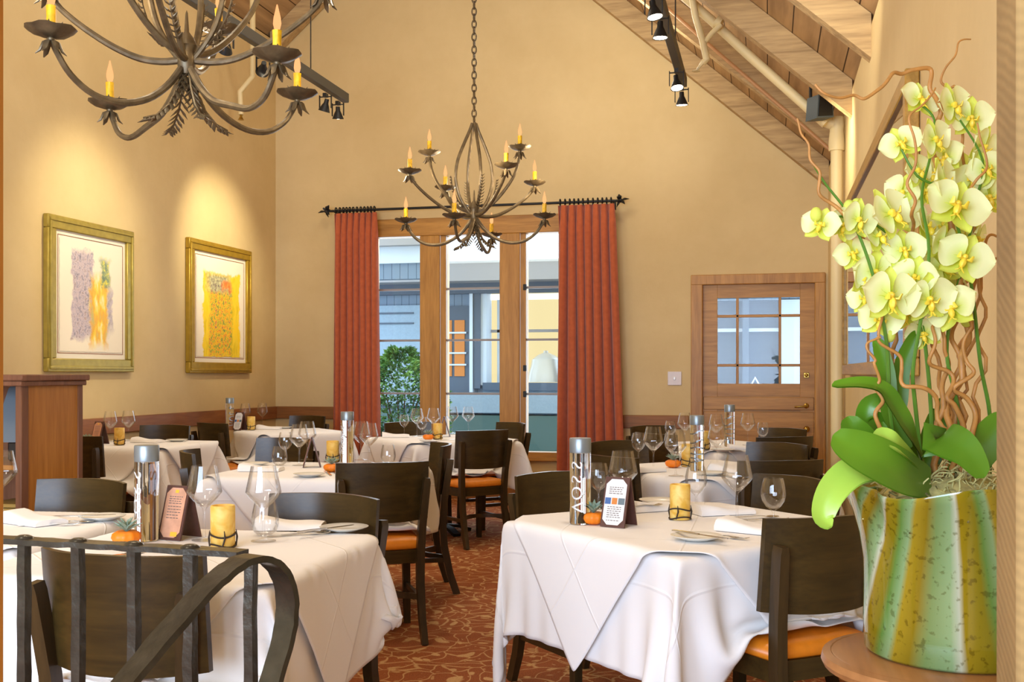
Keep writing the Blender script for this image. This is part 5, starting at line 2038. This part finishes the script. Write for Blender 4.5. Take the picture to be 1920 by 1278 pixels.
for lab, path, r in WILLOW:
    pts = smooth_path([pp(x, y, d) for x, y, d in path], 7)
    # root the branch in the moss
    root = pc + Vector((rg.uniform(-.07, .07), rg.uniform(-.05, .05), .25))
    pts = smooth_path([root, root.lerp(pts[0], .5) + Vector((rg.uniform(-.02, .02), 0, 0)), pts[0]], 8)[:-1] + pts
    c = root.copy()
    n = len(pts)
    ln = 0.0
    wig = []
    ph1, ph2 = rg.uniform(0, 6), rg.uniform(0, 6)
    for i, p_ in enumerate(pts):
        if i: ln += (p_ - pts[i - 1]).length
        k_ = min(1, i / 6) * (1 if ln < .42 else .35)
        wig.append(p_ + Vector((CT, ST, 0)) * (.0085 * k_ * math.sin(ln * 62 + ph1)) + Vector((-ST, CT, 0)) * (.008 * k_ * math.sin(ln * 47 + ph2)))
    pts = wig
    bo = MB().tube([p - c for p in pts], [r * (1.15 - .75 * i / n) for i in range(n)], 8).build('willow_branch', M['willow'], angle=80)
    bo.location = c
    tag(bo, lab, 'branch', 'curly willow branches')

# ------------------------------------------------------------------ outside the window
EY = 14.6


def ex(px, py, Y=EY): return at_y(px, py, Y)


patio_g = struct(MB().box2((-14, YB + .25, -.2), (6, 22, -.02)).build('patio', M['patio'], smooth=False))
fac = empty('neighbour_building', (-2.5, EY, 0))
tag(fac, 'slate blue house across the patio, seen through the window and door', 'building')


def fb(px0, px1, py0, py1, y0, y1, mat, name, lab=None, parent=fac):
    A, B = ex(px0, py0, EY + y0), ex(px1, py1, EY + y0)
    mb = MB(); mb.box2((A.x + 2.5, y0, B.z), (B.x + 2.5, y1, A.z))
    o_ = mb.build(name, mat, parent, smooth=False)
    if lab: o_['label'] = lab
    return o_


fb(560, 905, 512, 1010, .0, .3, M['siding'], 'wall')
fb(905, 1060, 512, 545, .0, .3, M['siding'], 'wall')
fb(905, 1060, 720, 1010, .0, .3, M['stucco'], 'wall')
fb(1060, 1560, 480, 560, .0, .3, M['siding'], 'wall')
fb(1060, 1320, 560, 1010, .0, .3, M['siding'], 'wall')
fb(1320, 1560, 720, 1010, .0, .3, M['stucco'], 'wall')
fb(1462, 1560, 560, 720, .0, .3, M['paleframe'], 'wall')
fb(560, 1560, 497, 512, -.5, .0, M['gutter'], 'gutter')
fb(560, 1560, 512, 538, -.12, .0, M['slate'], 'fascia')
A = ex(560, 497, EY - .5); B = ex(1560, 497, EY - .5)
MB().prism([(A.x + 2.5, -.52, A.z), (A.x + 2.5, 3.4, A.z + 1.5), (A.x + 2.5, 3.4, A.z + 1.4), (A.x + 2.5, -.45, A.z - .1)], (B.x - A.x, 0, 0)).build('roof', M['whiteroof'], fac, smooth=False)
# lower wing on the left with its own eave
fb(640, 792, 458, 492, -1.4, -1.3, M['paleframe'], 'eave_board')
fb(640, 792, 492, 522, -1.35, -1.2, M['siding'], 'eave_board')
fb(640, 792, 446, 458, -1.55, -1.2, M['gutter'], 'gutter')
fb(640, 800, 574, 760, -.06, .0, M['stucco'], 'shutter')
for y in (586, 605): fb(705, 775, y, y + 2, -.075, -.06, M['slate'], 'shutter_rail')
# stucco band and base below the windows
fb(800, 1060, 740, 775, -.5, -.1, M['stucco'], 'low_wall')
fb(560, 1060, 775, 1010, -.48, -.1, M['teal'], 'low_wall')
# door with panes
dn = fb(838, 884, 574, 745, -.05, .0, M['slate'], 'door')
for px0, px1 in ((840, 847), (852, 871)):
    fb(px0, px1, 600, 705, -.062, -.045, M['ink_and_reflection_orange'], 'door_pane', None, dn)  # orange reflection in the glass put into the pane colour
for y in (622, 660, 682): fb(838, 874, y, y + 3, -.075, -.062, M['paleframe'], 'door_bar', None, dn)
fb(880, 886, 540, 735, -.1, .0, M['paleframe'], 'post')
fb(888, 900, 540, 728, -.08, .0, M['slate'], 'post')
# lit window
lw = fb(905, 1060, 545, 720, .75, .8, M['warmroom'], 'lit_window')
fb(900, 912, 545, 722, -.04, .25, M['paleframe'], 'window_frame', None, lw)
fb(905, 1060, 717, 732, -.06, .1, M['slate'], 'window_frame', None, lw)
fb(905, 1060, 552, 560, .2, .245, M['rail_glow'], 'curtain_rail', None, lw)  # rail is no lamp, its brightness is put in as emission
fb(932, 938, 560, 720, .2, .245, M['paleframe'], 'window_frame', None, lw)
fb(905, 1060, 618, 622, .2, .24, M['gutter'], 'window_frame', None, lw)
v = ex(1022, 716, EY + .35)
cov = empty('white_cover', (v.x, EY + .4, v.z))
tag(cov, 'bright white draped cover inside the lit window across the patio', 'cover')
MB().lathe([(.0, 0), (.27, 0), (.26, .1), (.22, .22), (.2, .32), (.12, .38), (.05, .41), (0, .43)], 24, wob=lambda r, z, a: (r * (1 + .08 * math.sin(a * 5) * (1 - z)), 0)).build('draped_cloth', M['porcelain'], cov)
MB().lathe([(.03, .40), (.034, .41), (.034, .44), (.0, .45)], 12).build('top_knot', M['porcelain'], cov)
# door-glass view: dark window with white rail and patio chairs' backs
w2 = fb(1320, 1462, 560, 720, .22, .3, M['slate'], 'window')
fb(1320, 1462, 616, 621, .1, .2, M['paleframe'], 'window_bar', None, w2)
fb(1392, 1404, 556, 724, -.04, .2, M['slate'], 'window_bar', None, w2)
for i, px in enumerate((1362, 1412)):
    v = at_y(px + (i * 2 - 1) * 12, 700, 13.0 + i * .6)
    ch = empty('patio_chair', (v.x, 13.0 + i * .6, -.02), R(20 + 150 * i))
    tag(ch, ['pale metal patio chair seen through the left door panes', 'pale metal patio chair seen through the middle door panes'][i], 'chair', 'patio chairs')
    mb = MB(); mb.tube([(-.22, .2, .45), (-.22, .24, .7), (-.16, .27, .95), (0, .28, 1.25), (.16, .27, .95), (.22, .24, .7), (.22, .2, .45)], .016, 8)
    for x in (-.1, 0, .1): mb.tube([(x, .2, .45), (x, .27, 1.05)], .008, 6)
    mb.build('backrest', M['paleframe'], ch)
    MB().lathe([(0, .43), (.23, .43), (.24, .45), (.23, .465), (0, .465)], 20).build('seat', M['paleframe'], ch)
    for x, y in ((-.17, -.17), (.17, -.17), (-.17, .17), (.17, .17)): MB().tube([(x, y, .44), (x * 1.25, y * 1.25, 0)], .013, 6).build('leg', M['paleframe'], ch)

# bush outside the left pane
bc = at_y(752, 760, 12.6); bc.z = -.02
bush = empty('bush', bc)
tag(bush, 'leafy green bush outside the left window pane', 'bush')
rg = random.Random(33)
mb = MB()
for i in range(6500):
    a = rg.uniform(0, 2 * PI); u = rg.random()
    z = .1 + 1.5 * u
    rr = .60 * math.sqrt(max(0, 1 - (2 * u - .8) ** 2 * .55)) * math.sqrt(rg.uniform(.25, 1)) * (1 - .55 * max(0, u - .7) / .3)
    p = Vector((rr * math.cos(a), rr * math.sin(a), z))
    d = Vector((math.cos(a) + rg.uniform(-.6, .6), math.sin(a) + rg.uniform(-.6, .6), rg.uniform(-.4, .9))).normalized()
    s = d.cross(Vector((rg.uniform(-1, 1), rg.uniform(-1, 1), rg.uniform(-1, 1)))).normalized() * rg.uniform(.014, .024)
    l = rg.uniform(.05, .085)
    n_ = d.cross(s).normalized() * .006
    a0 = [mb.bm.verts.new(q) for q in (p, p + d * l * .5 + s + n_, p + d * l, p + d * l * .5 - s + n_)]
    mb.bm.faces.new(a0)
mb.build('foliage', M['bush'], bush, smooth=False)
mb = MB()
for i in range(6):
    a = i * 1.05
    mb.tube([(0, 0, 0), (.06 * math.cos(a), .06 * math.sin(a), .4), (.25 * math.cos(a), .25 * math.sin(a), 1.1)], [.022, .016, .006], 6)
mb.build('stems', M['bark'], bush)

# ------------------------------------------------------------------ light
w = bpy.data.worlds.new('sky'); scene.world = w
w.use_nodes = True
bg = w.node_tree.nodes['Background']
bg.inputs[0].default_value = (.72, .86, 1.0, 1)
bg.inputs[1].default_value = 3.2

WARM = (1.0, .92, .76)
# picture washers on the left track
spot((TX, 7.3, TZ - .2), (XL, 7.42, 2.3), 170, 64, 1.0, (1, .88, .62))
spot((TX, 8.9, TZ - .2), (XL, 9.45, 2.4), 170, 56, 1.0, (1, .88, .62))
# wash on the right wall near the corner, from the right track
spot((.12, 7.7, 3.0), (.557, 7.8, 2.85), 22, 110, .9, (1, .88, .62))
spot((-.5, 4.9, 3.3), (.25, 6.3, 3.3), 70, 60, .8, WARM)
# table spots
for k, (tx, ty, rot, L, n, _) in TABLES.items():
    spot((tx * .9 - .15, ty - .35, 3.5), (tx, ty, .76), 56 if ty > 4.2 else 46, 44, .9, (1, .95, .85), .08)
# chandelier bulbs
for c, e in ((c1, 22), (c2, 22)):
    for a in range(4):
        b = a * PI / 2 + .4
        point((c[0] + .5 * math.cos(b), c[1] + .5 * math.sin(b), c[2] + .25), e / 4, (1, .78, .50), .05)
# added warm room fill high near the ridge, unseen, no fixtures there
for y in (.5, 4.0, 7.5):
    point((XRIDGE + .3, y, 4.9), 62, (1, .92, .76), .3)
point((-1.2, 9.2, 4.1), 25, (1, .92, .76), .25)
# daylight from the entrance behind the viewer and from the window
def area(loc, aim, size, power, col):
    l = bpy.data.lights.new('daylight', 'AREA'); l.shape = 'RECTANGLE'; l.size, l.size_y = size; l.energy = power; l.color = col
    o = bpy.data.objects.new('daylight', l); COL.objects.link(o); o.location = loc
    o.rotation_euler = (Vector(aim) - Vector(loc)).to_track_quat('-Z', 'Y').to_euler()
area((-1.8, -2.6, 1.7), (-1.8, 4, 1.2), (4.5, 2.4), 430, (.60, .76, 1.0))
area(((WX0 + WX1) / 2, YB + .35, 1.7), ((WX0 + WX1) / 2, 6, 1.0), (2.2, 2.2), 50, (.80, .89, 1.0))

scene.view_settings.view_transform = 'Standard'
scene.view_settings.look = 'None'
scene.view_settings.exposure = 0.42
scene.view_settings.gamma = 1.0
scene.view_settings.use_curve_mapping = False
cy = scene.cycles
cy.use_denoising = True
try:
    cy.denoiser = 'OPENIMAGEDENOISE'
except Exception:
    pass
cy.max_bounces = 10
cy.diffuse_bounces = 5
cy.glossy_bounces = 5
cy.transmission_bounces = 8
cy.transparent_max_bounces = 40
cy.sample_clamp_indirect = 6.0
cy.caustics_reflective = False
cy.caustics_refractive = False
